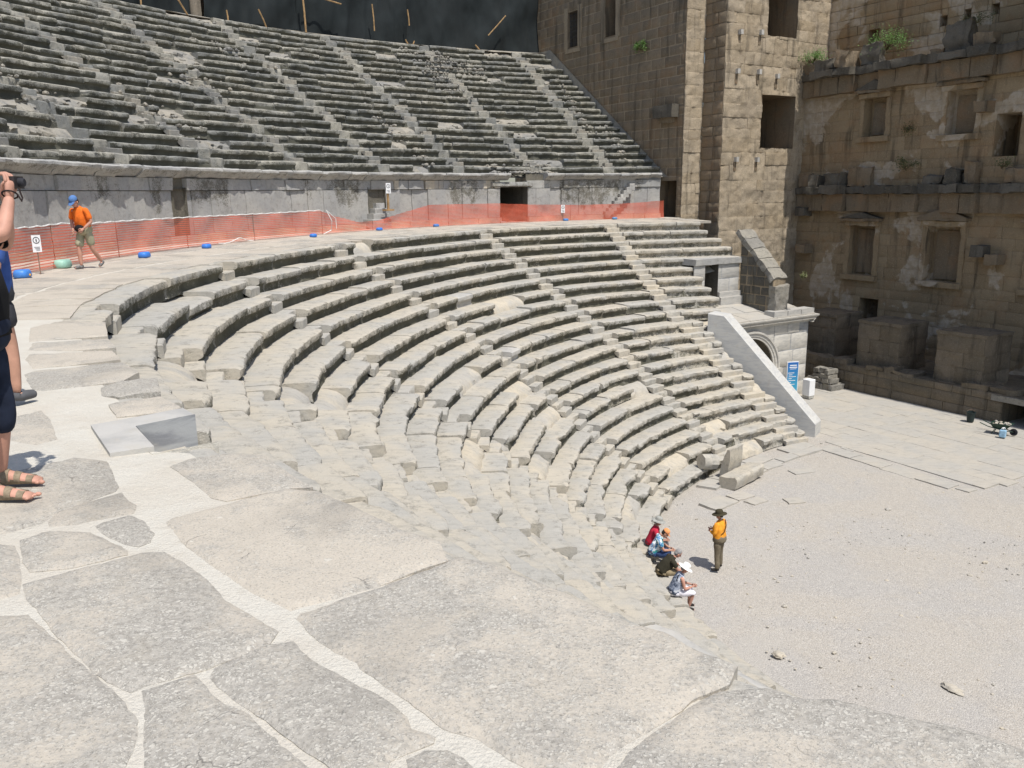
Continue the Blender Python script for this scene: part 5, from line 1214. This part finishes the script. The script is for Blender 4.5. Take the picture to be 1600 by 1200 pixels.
# ------------------------------------------------------------------ people
M['skin'] = flat('skin', (.50, .27, .185), .6, .35, .08, 14); M['skin_red'] = flat('sun_reddened_skin', (.50, .265, .19), .6, .35, .08, 14)
M['hair_grey'] = flat('grey_hair', (.28, .27, .26), .8, .2, .2, 40); M['hair_dark'] = flat('dark_hair', (.03, .022, .016), .7, .3, .2, 40)
def skin_mesh(nodes, edges, sub=2):
    me = bpy.data.meshes.new('tmp'); me.from_pydata([n[0] for n in nodes], edges, []); o = bpy.data.objects.new('tmp', me); COL.objects.link(o)
    me.update(); sk = o.modifiers.new('s', 'SKIN'); sk.branch_smoothing = .6; sk.use_smooth_shade = True
    if not me.skin_vertices:
        bpy.context.view_layer.objects.active = o; bpy.ops.mesh.customdata_skin_add()
    seen = set(); adj = {i: [] for i in range(len(nodes))}
    for a, b in edges: adj[a].append(b); adj[b].append(a)
    for i, n in enumerate(nodes):
        r = n[1]; me.skin_vertices[0].data[i].radius = (r, r) if np.isscalar(r) else r
        if i not in seen:
            me.skin_vertices[0].data[i].use_root = True; stck = [i]
            while stck:
                q = stck.pop()
                if q in seen: continue
                seen.add(q); stck += adj[q]
    if sub: ss = o.modifiers.new('u', 'SUBSURF'); ss.levels = sub; ss.render_levels = sub
    dg = bpy.context.evaluated_depsgraph_get(); dg.update(); ev = o.evaluated_get(dg); m2 = ev.to_mesh()
    V = np.array([v.co[:] for v in m2.vertices]).reshape(-1, 3); F = [tuple(p.vertices) for p in m2.polygons]; ev.to_mesh_clear()
    bpy.data.objects.remove(o); bpy.data.meshes.remove(me); return V, F
class Fig:
    def __init__(s, label, loc, ang, scale=1.0):
        s.o = thing('person', label, 'person', loc); s.L = Vector(loc); s.f = Vector((math.cos(ang), math.sin(ang), 0)); s.r = Vector((math.sin(ang), -math.cos(ang), 0)); s.k = scale
    def w(s, V):
        V = np.asarray(V, float).reshape(-1, 3)*s.k
        return np.array(s.L)+V[:, :1]*np.array(s.r)+V[:, 1:2]*np.array(s.f)+V[:, 2:]*np.array(ZV)
    def part(s, name, sets, mat, smooth=179):
        mb = MB()
        for V, F in sets: mb.add(s.w(V), F)
        return mb.build(name, mat if isinstance(mat, list) else [mat], s.o, smooth)
def chain(*ns): return list(ns), [(i, i+1) for i in range(len(ns)-1)]
def merge(*cs):
    N = []; E = []
    for n, e in cs:
        b = len(N); N += n; E += [(x+b, y+b) for x, y in e]
    return N, E
def ell(c, r, rx=0.0, k=14, half=False):
    mb = MB(); mb.ball((0, 0, 0), r, k, half=half); V = np.concatenate(mb.v); c_, s_ = math.cos(rx), math.sin(rx)
    V = V@np.array([[1, 0, 0], [0, c_, s_], [0, -s_, c_]]); return V+np.array(c), mb.f
def lat(c, prof, rx=0.0, ry=0.0, k=20, sx=1, sy=1):
    mb = MB(); mb.lathe((0, 0, 0), prof, k); V = np.concatenate(mb.v)*np.array([sx, sy, 1]); c_, s_ = math.cos(rx), math.sin(rx)
    V = V@np.array([[1, 0, 0], [0, c_, s_], [0, -s_, c_]]); c_, s_ = math.cos(ry), math.sin(ry); V = V@np.array([[c_, 0, -s_], [0, 1, 0], [s_, 0, c_]]); return V+np.array(c), mb.f
def V3(*a): return np.array(a, float)
def loft(rings, k=18):
    C = [np.asarray(r[0], float) for r in rings]; V = []; n = len(C)
    for i, (c, rx, ry) in enumerate(rings):
        t = C[min(i+1, n-1)]-C[max(i-1, 0)]; t = t/np.linalg.norm(t); X = np.array([1., 0, 0]); X = X-t*(X@t); X /= np.linalg.norm(X); Y = np.cross(t, X)
        for j in range(k):
            a = 2*math.pi*j/k; ca, sa = math.cos(a), math.sin(a); e = .85
            V.append(C[i]+X*rx*math.copysign(abs(ca)**e, ca)+Y*ry*math.copysign(abs(sa)**e, sa))
    F = [(i*k+j, i*k+(j+1) % k, (i+1)*k+(j+1) % k, (i+1)*k+j) for i in range(n-1) for j in range(k)]+[tuple(range(k-1, -1, -1)), tuple((n-1)*k+j for j in range(k))]
    return np.array(V), F
def hand(wr, d, side, curl=.5, sub=1, k=1.0):
    """wr wrist, d hand direction, side towards thumb"""
    d = np.array(d, float); d /= np.linalg.norm(d); side = np.array(side, float); side = side-d*(side@d); side /= np.linalg.norm(side); pn = np.cross(d, side)
    wr = np.array(wr, float); sets = []
    for up_ in (1,):
        ns, es = chain((tuple(wr-d*.03), .024*k), (tuple(wr+d*.02*k), (.030*k)), (tuple(wr+d*.055*k), (.036*k)), (tuple(wr+d*.085*k), (.034*k)))
        V, F = skin_mesh(ns, es, sub); c = wr+d*.05*k; q = V-c; q = q-np.outer(q@pn, pn)*.45; sets.append((q+c, F))
    for j, (off, ln) in enumerate(((.029, .068), (.010, .078), (-.010, .072), (-.028, .056))):
        b = wr+d*.085*k+side*off*k; c1 = curl*(.9+.1*j); d1 = d*math.cos(c1*.6)+pn*math.sin(c1*.6); d2 = d*math.cos(c1*1.5)+pn*math.sin(c1*1.5); d3 = d*math.cos(c1*2.3)+pn*math.sin(c1*2.3)
        ns, es = chain((tuple(b-d*.02*k), .0095*k), (tuple(b+d1*ln*.42*k), .0092*k), (tuple(b+(d1*.42+d2*.33)*ln*k), .0085*k), (tuple(b+(d1*.42+d2*.33+d3*.28)*ln*k), .0072*k)); sets.append(skin_mesh(ns, es, sub))
    b = wr+d*.025*k+side*.026*k; td = d*.62+side*.70+pn*.25; t2 = d*.9+side*.15+pn*.45
    ns, es = chain((tuple(b-side*.012*k), .013*k), (tuple(b+td*.035*k), .0115*k), (tuple(b+td*.035*k+t2*.03*k), .010*k), (tuple(b+td*.035*k+t2*.055*k), .008*k)); sets.append(skin_mesh(ns, es, sub))
    return sets
def build_person(label, loc, ang, J, shirt, legs, skin, shoe, scale=1.0, fat=1.0, sleeve=.55, shorts=None, hat=None, hair=None, sandals=False, sub=2, curl=.6, faceyaw=0.0, extras=None, hdir=None, shirtname='shirt'):
    """J: joints (x right, y forward, z up)"""
    f = Fig(label, loc, ang, scale); g = lambda n: np.array(J[n], float)
    pel, che, nec, hea = g('pel'), g('che'), g('nec'), g('hea'); bel = (pel*.5+che*.5)+V3(0, .02*fat, 0)
    # body: one continuous skin
    N = [(tuple(pel), .085), (tuple(bel), .085), (tuple(che), .09), (tuple(nec), .055), (tuple(nec*.45+hea*.55+V3(0, -.012, -.02)), .052)]; E = [(0, 1), (1, 2), (2, 3), (3, 4)]
    for s in 'lr':
        b = len(N); sh, el, wr = g('sh'+s), g('el'+s), g('wr'+s)
        N += [(tuple(sh), .052), (tuple(sh*.5+el*.5), .047*fat**.5), (tuple(el), .040), (tuple(el*.6+wr*.4), .038), (tuple(wr), .026)]; E += [(2, b), (b, b+1), (b+1, b+2), (b+2, b+3), (b+3, b+4)]
        b = len(N); hp, kn, an = g('hip'+s), g('kn'+s), g('an'+s)
        N += [(tuple(hp), .075), (tuple(hp*.5+kn*.5), .068), (tuple(kn), .054), (tuple(kn*.62+an*.38), .056), (tuple(an), .036)]; E += [(0, b), (b, b+1), (b+1, b+2), (b+2, b+3), (b+3, b+4)]
    sets = [skin_mesh(N, E, sub)]
    # head: skull, jaw, nose, ears
    up = hea-nec; tilt = math.atan2(up[1], up[2])*.6+J.get('nod', 0)
    cy, sy = math.cos(faceyaw), math.sin(faceyaw); ct, st_ = math.cos(tilt), math.sin(tilt)
    def H(x, y, z):
        y, z = y*ct+z*st_, -y*st_+z*ct; x, y = x*cy+y*sy, -x*sy+y*cy; return hea+V3(x, y, z)
    def hel(c, r):
        V, F = ell((0, 0, 0), r); V = V+np.array(c); return np.array([H(*v) for v in V]), F
    sets += [hel((0, -.005, .03), (.076, .094, .095)), hel((0, .025, -.045), (.058, .066, .068)), hel((0, .100, -.015), (.014, .02, .026)), hel((.078, -.005, -.01), (.010, .02, .03)), hel((-.078, -.005, -.01), (.010, .02, .03)), hel((0, .06, -.055), (.03, .03, .018))]
    for s in 'lr':
        wr, el = g('wr'+s), g('el'+s); d = wr-el if hdir is None or s not in hdir else hdir[s]
        sd = V3(-.6 if s == 'r' else .6, .6, .5) if 'th'+s not in J else J['th'+s]
        sets += hand(wr, d, sd, curl, sub=1 if sub > 1 else 0)
        an, toe = g('an'+s), g('toe'+s); dd = toe-an; ns, es = chain((tuple(an+V3(0, 0, .0)), .036), (tuple(an+dd*.12+V3(0, 0, -.02)), .04), (tuple(an+dd*.6+V3(0, 0, .005)), .036), (tuple(toe+V3(0, 0, .012)), .026)); sets.append(skin_mesh(ns, es, 1))
        if sandals:
            for j in range(5):
                side = np.cross(dd/np.linalg.norm(dd), V3(0, 0, 1)); b = toe+side*(.032-.016*j)*(1 if s == 'l' else -1)+dd/np.linalg.norm(dd)*(.0-.008*j+(.012 if j == 0 else 0)); sets.append(ell(tuple(b+V3(0, 0, .008)), (.011 if j else .015, .018, .010), k=8))
    f.part('body', sets, skin)
    # eyes and brows
    es = [hel((sx*.031, .083, .012), (.011, .008, .007)) for sx in (-1, 1)]+[hel((0, .078, -.068), (.022, .012, .004))]
    f.part('face', es, flat('eye_dark', (.05, .03, .025), .4))
    # shirt: torso shell and sleeves
    hipc = (g('hipl')+g('hipr'))/2; sw_ = np.linalg.norm(g('shr')-g('shl'))/2
    low_ = pel*.9+hipc*.1-(che-pel)*.12
    T_ = loft([(low_, .178*fat, .135*fat), (pel+(che-pel)*.15, .172*fat, .138*fat), (bel, .165*fat, .135*fat*1.02), (che*.8+bel*.2, .175*fat, .135*fat), (che, .18*fat**.5, .128*fat), (che*.45+(g('shl')+g('shr'))*.275, sw_*.98, .110), ((g('shl')+g('shr'))*.25+nec*.5, sw_*.62, .085), (nec*.9+che*.1, .078, .072), (nec+(nec-che)*.06, .064, .062)])
    parts = [T_]
    for s in 'lr':
        sh, el, wr = g('sh'+s), g('el'+s), g('wr'+s)
        if sleeve <= 0: continue
        nn = [(tuple(sh*.82+che*.18), .075), (tuple(sh), .078*fat**.3), (tuple(sh*.55+el*.45), .070*fat**.3)]
        if sleeve > 1: nn += [(tuple(el), .060), (tuple(el*.5+wr*.5), .052), (tuple(el*.12+wr*.88), .044)]
        else: nn += [(tuple(sh*(1-sleeve)+el*sleeve), .074)]
        parts.append(skin_mesh(*chain(*nn), sub))
    P2 = []
    for V, F in parts: P2.append((np.asarray(V)+np.stack([fbm(np.asarray(V)*6+q, 5, 3) for q in (0, 20, 40)], -1)*.014, F))
    f.part(shirtname, P2, shirt)
    upv = (che-pel); upv = upv/np.linalg.norm(upv)
    seated = abs(g('knl')[2]-g('hipl')[2]) < .2
    parts = [loft([(pel+upv*.09, .160*fat, .128*fat), (pel+upv*.02, .172*fat, .138*fat), (hipc*.6+pel*.4-upv*.02, .180*fat, .145*fat), (hipc-upv*.05, .168*fat, .135*fat), (hipc-upv*.10, .10, .09)])]
    for s in 'lr':
        hp, kn, an = g('hip'+s), g('kn'+s), g('an'+s)
        nn = [(tuple(hp), .105*fat**.7), (tuple(hp*.55+kn*.45), .098*fat**.5)]
        if shorts is not None:
            q = hp*(1-shorts)+kn*shorts if shorts <= 1 else kn*(2-shorts)+an*(shorts-1)
            if shorts > 1: nn += [(tuple(kn), .088), (tuple(q), .088)]
            else: nn += [(tuple(q), .098)]
        else: nn += [(tuple(kn), .080), (tuple(kn*.45+an*.55), .074), (tuple(an+V3(0, 0, -.01)), .074)]
        parts.append(skin_mesh(*chain(*nn), sub))
    P2 = []
    for V, F in parts: P2.append((np.asarray(V)+np.stack([fbm(np.asarray(V)*5+q, 9, 3) for q in (0, 20, 40)], -1)*.014, F))
    f.part('shorts' if shorts is not None else 'trousers', P2, legs)
    for s in 'lr':
        an, toe = g('an'+s), g('toe'+s); dd = (toe-an); L = np.linalg.norm(dd[:2]); fd = V3(dd[0], dd[1], 0)/max(L, .01); sd = np.cross(fd, V3(0, 0, 1)); slope = dd[2]
        def foot_outline(h0, h1, wid, a, b):
            P = []
            for (q, wq) in ((a, .55), (a+.04, .82), (.0, .85), (.10, .9), (b-.06, 1.0), (b-.015, .72), (b, .35)): P.append((q, wq*wid))
            ring = [(q, w_) for q, w_ in P]+[(q, -w_) for q, w_ in P[::-1]]; V = []
            base = V3(an[0], an[1], min(an[2], toe[2])-.055 if abs(an[2]-toe[2]) < .12 else an[2]-.07)
            for hh in (h0, h1):
                for q, w_ in ring: V.append(tuple(base+fd*q+sd*w_+V3(0, 0, hh+(slope*q/max(L, .05) if abs(an[2]-toe[2]) >= .12 else 0))))
            n = len(ring); return V, [tuple(range(n-1, -1, -1)), tuple(range(n, 2*n))]+[(i, (i+1) % n, n+(i+1) % n, n+i) for i in range(n)]
        if sandals:
            zb = an[2]-.085+.024
            def ring(q, add=0.0):
                q0 = [-.075, -.05, 0, .06, .12, L+.0, L+.035]; rx = float(np.interp(q, q0, [.020, .030, .033, .036, .042, .044, .030]))+add; rz = float(np.interp(q, q0, [.028, .040, .052, .042, .030, .019, .010]))+add*.6
                return V3(an[0], an[1], zb)+fd*q+V3(0, 0, rz*.92), rx, rz
            def ftube(qs, add):
                V = []; k = 16
                for q in qs:
                    c, rx, rz = ring(q, add)
                    for j in range(k):
                        a_ = 2*math.pi*j/k; V.append(c+sd*rx*math.cos(a_)+V3(0, 0, rz*math.sin(a_)*(1 if math.sin(a_) > 0 else .95)))
                n = len(qs); return np.array(V), [(i*k+j, i*k+(j+1) % k, (i+1)*k+(j+1) % k, (i+1)*k+j) for i in range(n-1) for j in range(k)]+[tuple(range(k-1, -1, -1)), tuple((n-1)*k+j for j in range(k))]
            f.part('foot', [ftube(np.linspace(-.075, L+.02, 14), 0)]+[ell(tuple(V3(an[0], an[1], zb+.012)+fd*(L+.028-.006*j+(.008 if j == 0 else 0))+sd*(.034-.017*j)*(-1 if s == 'r' else 1)), (.013 if j == 0 else .0095, .018 if j == 0 else .014, .012 if j == 0 else .009), k=10) for j in range(5)], skin)
            f.part('sandal', [foot_outline(-.024, -.008, .050, -.085, L+.058)], shoe[0], 40); f.part('midsole', [foot_outline(-.008, .004, .048, -.083, L+.055)], shoe[1], 40)
            st = [ftube([q0, (q0+q1)/2, q1], .0045) for q0, q1 in ((-.078, -.035), (.012, .052), (.082, .115), (L-.045, L-.012))]
            st += [ftube([-.078, -.03, .02, .06, .10, L-.02], .0025)]
            Vs, Fs = st.pop(); keep = [fc for fc in Fs if len(fc) == 4 and np.mean([Vs[i][2] for i in fc]) < zb+.030]; st.append((Vs, keep))
            o = f.part('sandal_strap', st, shoe[1], 60)
        else:
            N, E = chain((tuple(an+V3(0, 0, .02)-fd*.01), .048), (tuple(an-fd*.03+V3(0, 0, -.025)), .048), (tuple(an+dd*.5+V3(0, 0, .0)), .046), (tuple(toe+V3(0, 0, .018)), .038)); f.part('shoe', [skin_mesh(N, E, 1)], shoe)
    if hair is not None: f.part('hair', [hel((0, -.018, .045), (.082, .092, .090)), hel((0, -.05, -.01), (.070, .055, .07))], hair)
    if hat:
        kind, mat = hat; sets = []
        def hl(prof, sx=1, sy=1, oy=0, oz=0, tl=0.0):
            V, F = lat((0, 0, 0), prof, rx=tl, sx=sx, sy=sy); return np.array([H(v[0], v[1]+oy, v[2]+oz) for v in V]), F
        if kind == 'brim': sets.append(hl([(.175, -.022), (.185, -.018), (.178, -.008), (.12, .006), (.098, .012), (.094, .07), (.078, .105), (.04, .118), (.0, .120)], 1, 1.12, -.005, .045))
        else:
            sets.append(hl([(.086, 0), (.088, .03), (.078, .07), (.05, .098), (.0, .108)], .97, 1.15, -.008, .045))
            V = []; n = 11
            for i in range(n):
                a = math.pi*i/(n-1); x = .076*math.cos(a); V += [H(x, .055+.03*math.sin(a), .055), H(x*.95, .055+.115*math.sin(a)**.8, .040-.02*math.sin(a)), H(x*.95, .055+.113*math.sin(a)**.8, .034-.02*math.sin(a))]
            sets.append((np.array(V), [(3*i, 3*i+3, 3*i+4, 3*i+1) for i in range(n-1)]+[(3*i+1, 3*i+4, 3*i+5, 3*i+2) for i in range(n-1)]))
        f.part('hat' if kind == 'brim' else 'cap', sets, mat, 60)
    if extras: extras(f, J, H)
    return f
def stand(**k):
    J = dict(pel=(0, 0, .95), che=(0, .01, 1.28), nec=(0, -.005, 1.46), hea=(0, .035, 1.60), shl=(-.19, 0, 1.40), shr=(.19, 0, 1.40), ell=(-.25, -.02, 1.12), elr=(.25, -.02, 1.12), wrl=(-.25, .08, .88), wrr=(.25, .08, .88),
             hipl=(-.095, 0, .90), hipr=(.095, 0, .90), knl=(-.11, .02, .49), knr=(.11, .02, .49), anl=(-.12, -.02, .085), anr=(.12, -.02, .085), toel=(-.14, .15, .03), toer=(.14, .15, .03)); J.update(k); return J
def sit(**k):
    J = dict(pel=(0, 0, .12), che=(0, .14, .44), nec=(0, .20, .60), hea=(0, .27, .73), shl=(-.19, .16, .55), shr=(.19, .16, .55), ell=(-.24, .26, .28), elr=(.24, .26, .28), wrl=(-.10, .44, .24), wrr=(.10, .44, .24),
             hipl=(-.10, .06, .10), hipr=(.10, .06, .10), knl=(-.13, .47, .12), knr=(.13, .47, .12), anl=(-.12, .46, -.31), anr=(.12, .46, -.31), toel=(-.14, .62, -.375), toer=(.14, .62, -.375)); J.update(k); return J
def cloth(name, c, var=.12, sc=12): return flat(name, c, .9, .15, var, sc)
def floral(name, base, spots):
    t = NT(name, .9, .15); v = t.vor(11, out='Color'); s = t.nd('ShaderNodeSeparateColor'); t.put(s.inputs[0], v)
    c = base
    for k, (col, lo) in enumerate(spots): c = t.mix(t.ramp(s.outputs[k % 3], lo, lo+.03), c, col)
    c = t.mix(t.ramp(t.noise(30, 3), .5, .6), c, base); return t.done(c, t.bump(t.noise(20, 3), .3, .01))
dark_shoe = cloth('dark_shoe', (.035, .032, .03)); grey_shoe = cloth('grey_trainer', (.16, .155, .15), .5, 25)
# visitor taking a photograph at the left edge
def cam_extra(f, J, H):
    c = V3(*J['cam']); mb = MB(); mb.box((0, 0, 0), (.105, .035, .062)); V = np.concatenate(mb.v); F = mb.f
    mb2 = MB(); mb2.lathe((0, 0, 0), [(.024, 0), (.024, .02), (.018, .028)], 14); V2 = np.concatenate(mb2.v); V2 = np.stack([V2[:, 0], V2[:, 2]+.017, -V2[:, 1]], 1)
    ct = thing('camera', 'small dark compact camera raised by tall visitor at left edge', 'camera', Vector(f.w([c])[0])); mq = MB(); mq.add(f.w(V+c), F); mq.build('body', [flat('camera_body', (.03, .025, .025), .4, .5)], ct, 30); mq = MB(); mq.add(f.w(V2+c), mb2.f); mq.build('lens', [M['ink']], ct, 30)
    w = V3(*J['wrr']); d = w-V3(*J['elr']); d /= np.linalg.norm(d); a = V3(0, 1, 0)-d*d[1]; a /= np.linalg.norm(a); b = np.cross(d, a)
    pts = [w+d*.012+a*.036*math.cos(q)+b*.034*math.sin(q) for q in np.linspace(0, 2*math.pi, 15)]+[w+a*.036+a*.02-d*.02, w+a*.062-d*.035, w+a*.064-d*.012, w+a*.05+d*.02, w+a*.04+d*.05]
    mb = MB(); mb.tube([Vector(p) for p in pts], .0045, 6); mq = MB(); mq.add(f.w(np.concatenate(mb.v)), mb.f); mq.build('wrist_strap', [cloth('strap_cord', (.03, .022, .02))], ct, 60)
tan_s = cloth('sandal_leather', (.24, .19, .13), .2, 40); dk_s = cloth('sandal_sole', (.06, .05, .042))
J1 = stand(ell=(-.30, .05, 1.36), elr=(.215, .275, 1.445), wrl=(-.09, .17, 1.60), wrr=(.075, .270, 1.635), shr=(.19, .02, 1.43), shl=(-.19, .02, 1.43), cam=(.0, .275, 1.705), hea=(0, .03, 1.645), nec=(0, -.03, 1.49),
           anl=(-.14, -.10, .085), toel=(-.15, .09, .03), anr=(.12, -.03, .085), toer=(.12, .16, .03), hipl=(-.10, -.06, .90), hipr=(.10, -.06, .90), knl=(-.12, -.03, .49), knr=(.12, -.03, .49), pel=(0, -.025, .95), che=(0, -.045, 1.28), thr=V3(-.9, .2, .1), thl=V3(.9, .2, .1))
build_person('tall visitor in black top, navy shorts and sandals raising a camera at left edge', (-2.825, 4.37, .03), R_(6), J1, cloth('black_tshirt', (.010, .010, .011)), cloth('navy_shorts', (.020, .026, .045), .25, 8), M['skin_red'], (dk_s, tan_s), sandals=True, shorts=1.42, sleeve=.42, hair=M['hair_dark'], sub=2, curl=.75, fat=1.04,
             hdir={'r': V3(-.25, .05, 1), 'l': V3(.3, .05, 1)}, extras=cam_extra)
# second visitor behind, mostly hidden
build_person('visitor in blue shirt mostly hidden behind tall photographer at left edge, one bare calf showing', (-4.12, 6.47, .03), R_(78), stand(anr=(.10, .06, .085), toer=(.12, .23, .03), knr=(.10, .07, .49), elr=(.25, -.12, 1.12), wrr=(.20, -.14, .86), ell=(-.24, -.06, 1.12), wrl=(-.22, .02, .88)), cloth('blue_shirt', (.05, .10, .30), .2, 6), cloth('dark_shorts', (.05, .05, .055)), M['skin'], cloth('dark_trainer', (.10, .10, .105)),
             shorts=.75, sleeve=.95, hair=M['hair_grey'], sub=1, fat=1.16)
# man in orange walking along the walkway
def pouch(f, J, H):
    V, F = ell((-.02, .17, .93), (.13, .07, .085), k=12); f.part('waist_bag', [(V, F)], cloth('black_bag', (.018, .017, .018)))
    N, E = chain(((-.15, .05, .98), .018), ((0, .165, .985), .018), ((.15, .05, .98), .018)); f.part('belt', [skin_mesh(N, E, 1)], cloth('belt_black', (.018, .017, .018)))
J2 = stand(pel=(0, 0, .93), che=(0, .07, 1.24), nec=(0, .13, 1.41), hea=(-.01, .21, 1.525), shl=(-.19, .10, 1.35), shr=(.19, .10, 1.35), ell=(-.27, .06, 1.08), elr=(.25, .08, 1.08), wrl=(-.16, .20, .93), wrr=(.13, .20, .88), nod=.25,
           hipl=(-.09, 0, .88), hipr=(.09, 0, .88), knl=(-.10, -.06, .47), anl=(-.11, -.30, .15), toel=(-.11, -.20, .02), knr=(.10, .12, .47), anr=(.10, .12, .085), toer=(.13, .29, .03))
build_person('man in orange polo shirt, blue cap and khaki shorts walking along walkway looking down', (-9.80, 19.35, .05), R_(-105), J2, cloth('orange_polo', (.78, .17, .025), .15), cloth('khaki_cloth', (.36, .34, .23)), M['skin_red'], grey_shoe, shorts=.92, sleeve=.85, hat=('cap', cloth('blue_cap', (.10, .20, .42))), hair=M['hair_dark'], sub=2, curl=.8, extras=pouch)
# guide in yellow standing on the gravel
def strap(f, J, H):
    N, E = chain(((.12, -.08, 1.47), .014), ((.04, -.155, 1.33), .014), ((-.07, -.165, 1.18), .014), ((-.15, -.09, 1.08), .014)); f.part('bag_strap', [skin_mesh(N, E, 1)], cloth('brown_strap', (.10, .045, .015)))
J3 = stand(elr=(.27, -.02, 1.14), ell=(-.27, .02, 1.14), wrl=(-.10, .24, 1.12), wrr=(.10, .24, 1.12), anr=(.15, .02, .085), toer=(.19, .18, .03), anl=(-.14, -.04, .085), toel=(-.20, .12, .03), knr=(.125, .03, .49), knl=(-.125, .0, .49))
build_person('guide in amber long-sleeved shirt, brown trousers and brimmed hat standing on gravel, back turned', (5.73, 21.43, ZG+.0), R_(140), J3, cloth('amber_shirt', (.80, .33, .035), .14), cloth('brown_trousers', (.175, .145, .10)), M['skin'], dark_shoe, sleeve=1.5, hat=('brim', cloth('olive_hat', (.055, .047, .028))), hair=M['hair_dark'], extras=strap, faceyaw=-.3, scale=1.02, fat=1.2)
# four seated visitors
ZS_ = -DZ*20+.0
def seatpos(th, back=.22): r = float(Rf(th, 20))+back; return PT(th, r, ZS_+.01)
JR = sit(che=(0, .12, .46), nec=(0, .17, .62), hea=(0, .23, .755))
build_person('visitor in red top and grey brimmed hat seated farthest of four on lowest bench', seatpos(176.2), R_(-12), JR, cloth('red_top', (.50, .03, .06)), cloth('grey_trousers', (.10, .10, .11)), M['skin'], dark_shoe, hat=('brim', cloth('grey_hat', (.33, .33, .30))), hair=M['hair_grey'], sleeve=.6)
JF = sit(che=(0, .17, .42), nec=(0, .25, .58), hea=(0, .34, .69), ell=(-.22, .30, .27), elr=(.22, .30, .27), wrl=(-.08, .50, .22), wrr=(.08, .50, .22), nod=.3)
build_person('visitor in white and teal floral shirt and orange cap seated leaning forward on lowest bench', seatpos(179.1), R_(-8), JF, floral('floral_shirt', (.66, .72, .74), [((.06, .22, .42), .62), ((.03, .26, .25), .70), ((.10, .10, .16), .82)]), cloth('blue_jeans', (.035, .06, .14)), M['skin'], dark_shoe, hat=('cap', cloth('orange_cap', (.80, .33, .13))), hair=M['hair_dark'], sleeve=.75, fat=1.08)
JD = sit(che=(0, .24, .38), nec=(0, .36, .50), hea=(0, .46, .585), shl=(-.20, .27, .46), shr=(.20, .27, .46), ell=(-.22, .42, .20), elr=(.22, .42, .20), wrl=(-.08, .62, .20), wrr=(.08, .62, .20), nod=.2)
build_person('grey-haired man in dark olive shirt seated hunched with elbows on knees, lowest bench', seatpos(184.2), R_(4), JD, cloth('dark_olive_shirt', (.040, .036, .024)), cloth('tan_shorts', (.30, .24, .15)), M['skin_red'], dark_shoe, hair=M['hair_grey'], sleeve=.7, shorts=.95, fat=1.12)
JW = sit(che=(0, .13, .44), nec=(0, .20, .60), hea=(0, .27, .72), ell=(-.23, .22, .27), elr=(.23, .22, .27), wrl=(-.06, .46, .25), wrr=(.06, .46, .25), anl=(-.1, .42, -.31), anr=(.1, .36, -.31), toel=(-.11, .58, -.375), toer=(.12, .52, -.375), nod=.25)
def nstrap(f, J, H):
    N, E = chain(((.11, .10, .63), .012), ((.15, .03, .50), .012), ((.14, .10, .34), .012)); f.part('bag_strap', [skin_mesh(N, E, 1)], cloth('black_cord', (.012, .012, .014)))
build_person('woman in white sun hat and blue patterned sleeveless top seated nearest on lowest bench', seatpos(189.2), R_(2), JW, floral('patterned_top', (.36, .40, .48), [((.14, .17, .24), .45), ((.6, .62, .66), .70), ((.08, .1, .15), .8)]), cloth('white_capri', (.70, .68, .72), .06), M['skin_red'], dark_shoe, hat=('brim', cloth('white_hat', (.80, .79, .74), .04)), hair=M['hair_grey'], sleeve=0, shorts=1.12, fat=1.10, extras=nstrap)

# ------------------------------------------------------------------ light, sky, camera
SAZ = (0.545, -0.839); SEL = 64.0
w = bpy.data.worlds.new('World'); scene.world = w; w.use_nodes = True; nt = w.node_tree
sky = nt.nodes.new('ShaderNodeTexSky'); sky.sky_type = 'NISHITA'; sky.sun_disc = False; sky.sun_elevation = R_(SEL); sky.sun_rotation = math.atan2(SAZ[0], SAZ[1]); sky.dust_density = 1.5; sky.altitude = 50
bg = nt.nodes['Background']; nt.links.new(sky.outputs[0], bg.inputs['Color']); bg.inputs['Strength'].default_value = .135
sd = bpy.data.lights.new('sun', 'SUN'); sd.energy = 4.1; sd.angle = R_(.53); sd.color = (1, .965, .91); so = bpy.data.objects.new('sun', sd); COL.objects.link(so)
dirv = Vector((SAZ[0]*math.cos(R_(SEL)), SAZ[1]*math.cos(R_(SEL)), math.sin(R_(SEL)))); so.rotation_euler = dirv.to_track_quat('Z', 'Y').to_euler(); so.location = (0, 0, 60)
cd = bpy.data.cameras.new('camera'); cam = bpy.data.objects.new('camera', cd); COL.objects.link(cam); scene.camera = cam
PIT, ROL = 0.227967, -0.013837
fw = Vector((0, math.cos(PIT), -math.sin(PIT))); up_ = Vector((0, math.sin(PIT), math.cos(PIT))); rt = Vector((1, 0, 0))
r2 = rt*math.cos(ROL)+up_*math.sin(ROL); u2 = -rt*math.sin(ROL)+up_*math.cos(ROL)
Mc = Matrix((r2, u2, -fw)).transposed().to_4x4(); Mc.translation = Vector((0, 0, 1.65)); cam.matrix_world = Mc
cd.sensor_width = 36; cd.sensor_fit = 'HORIZONTAL'; cd.lens = 36*1289.36/1600; cd.clip_start = .05; cd.clip_end = 2000
scene.render.engine = 'CYCLES'; scene.render.resolution_x = 1024; scene.render.resolution_y = 768
vs = scene.view_settings; vs.view_transform = 'Standard'; vs.look = 'None'; vs.exposure = 0.14; vs.gamma = 1.0
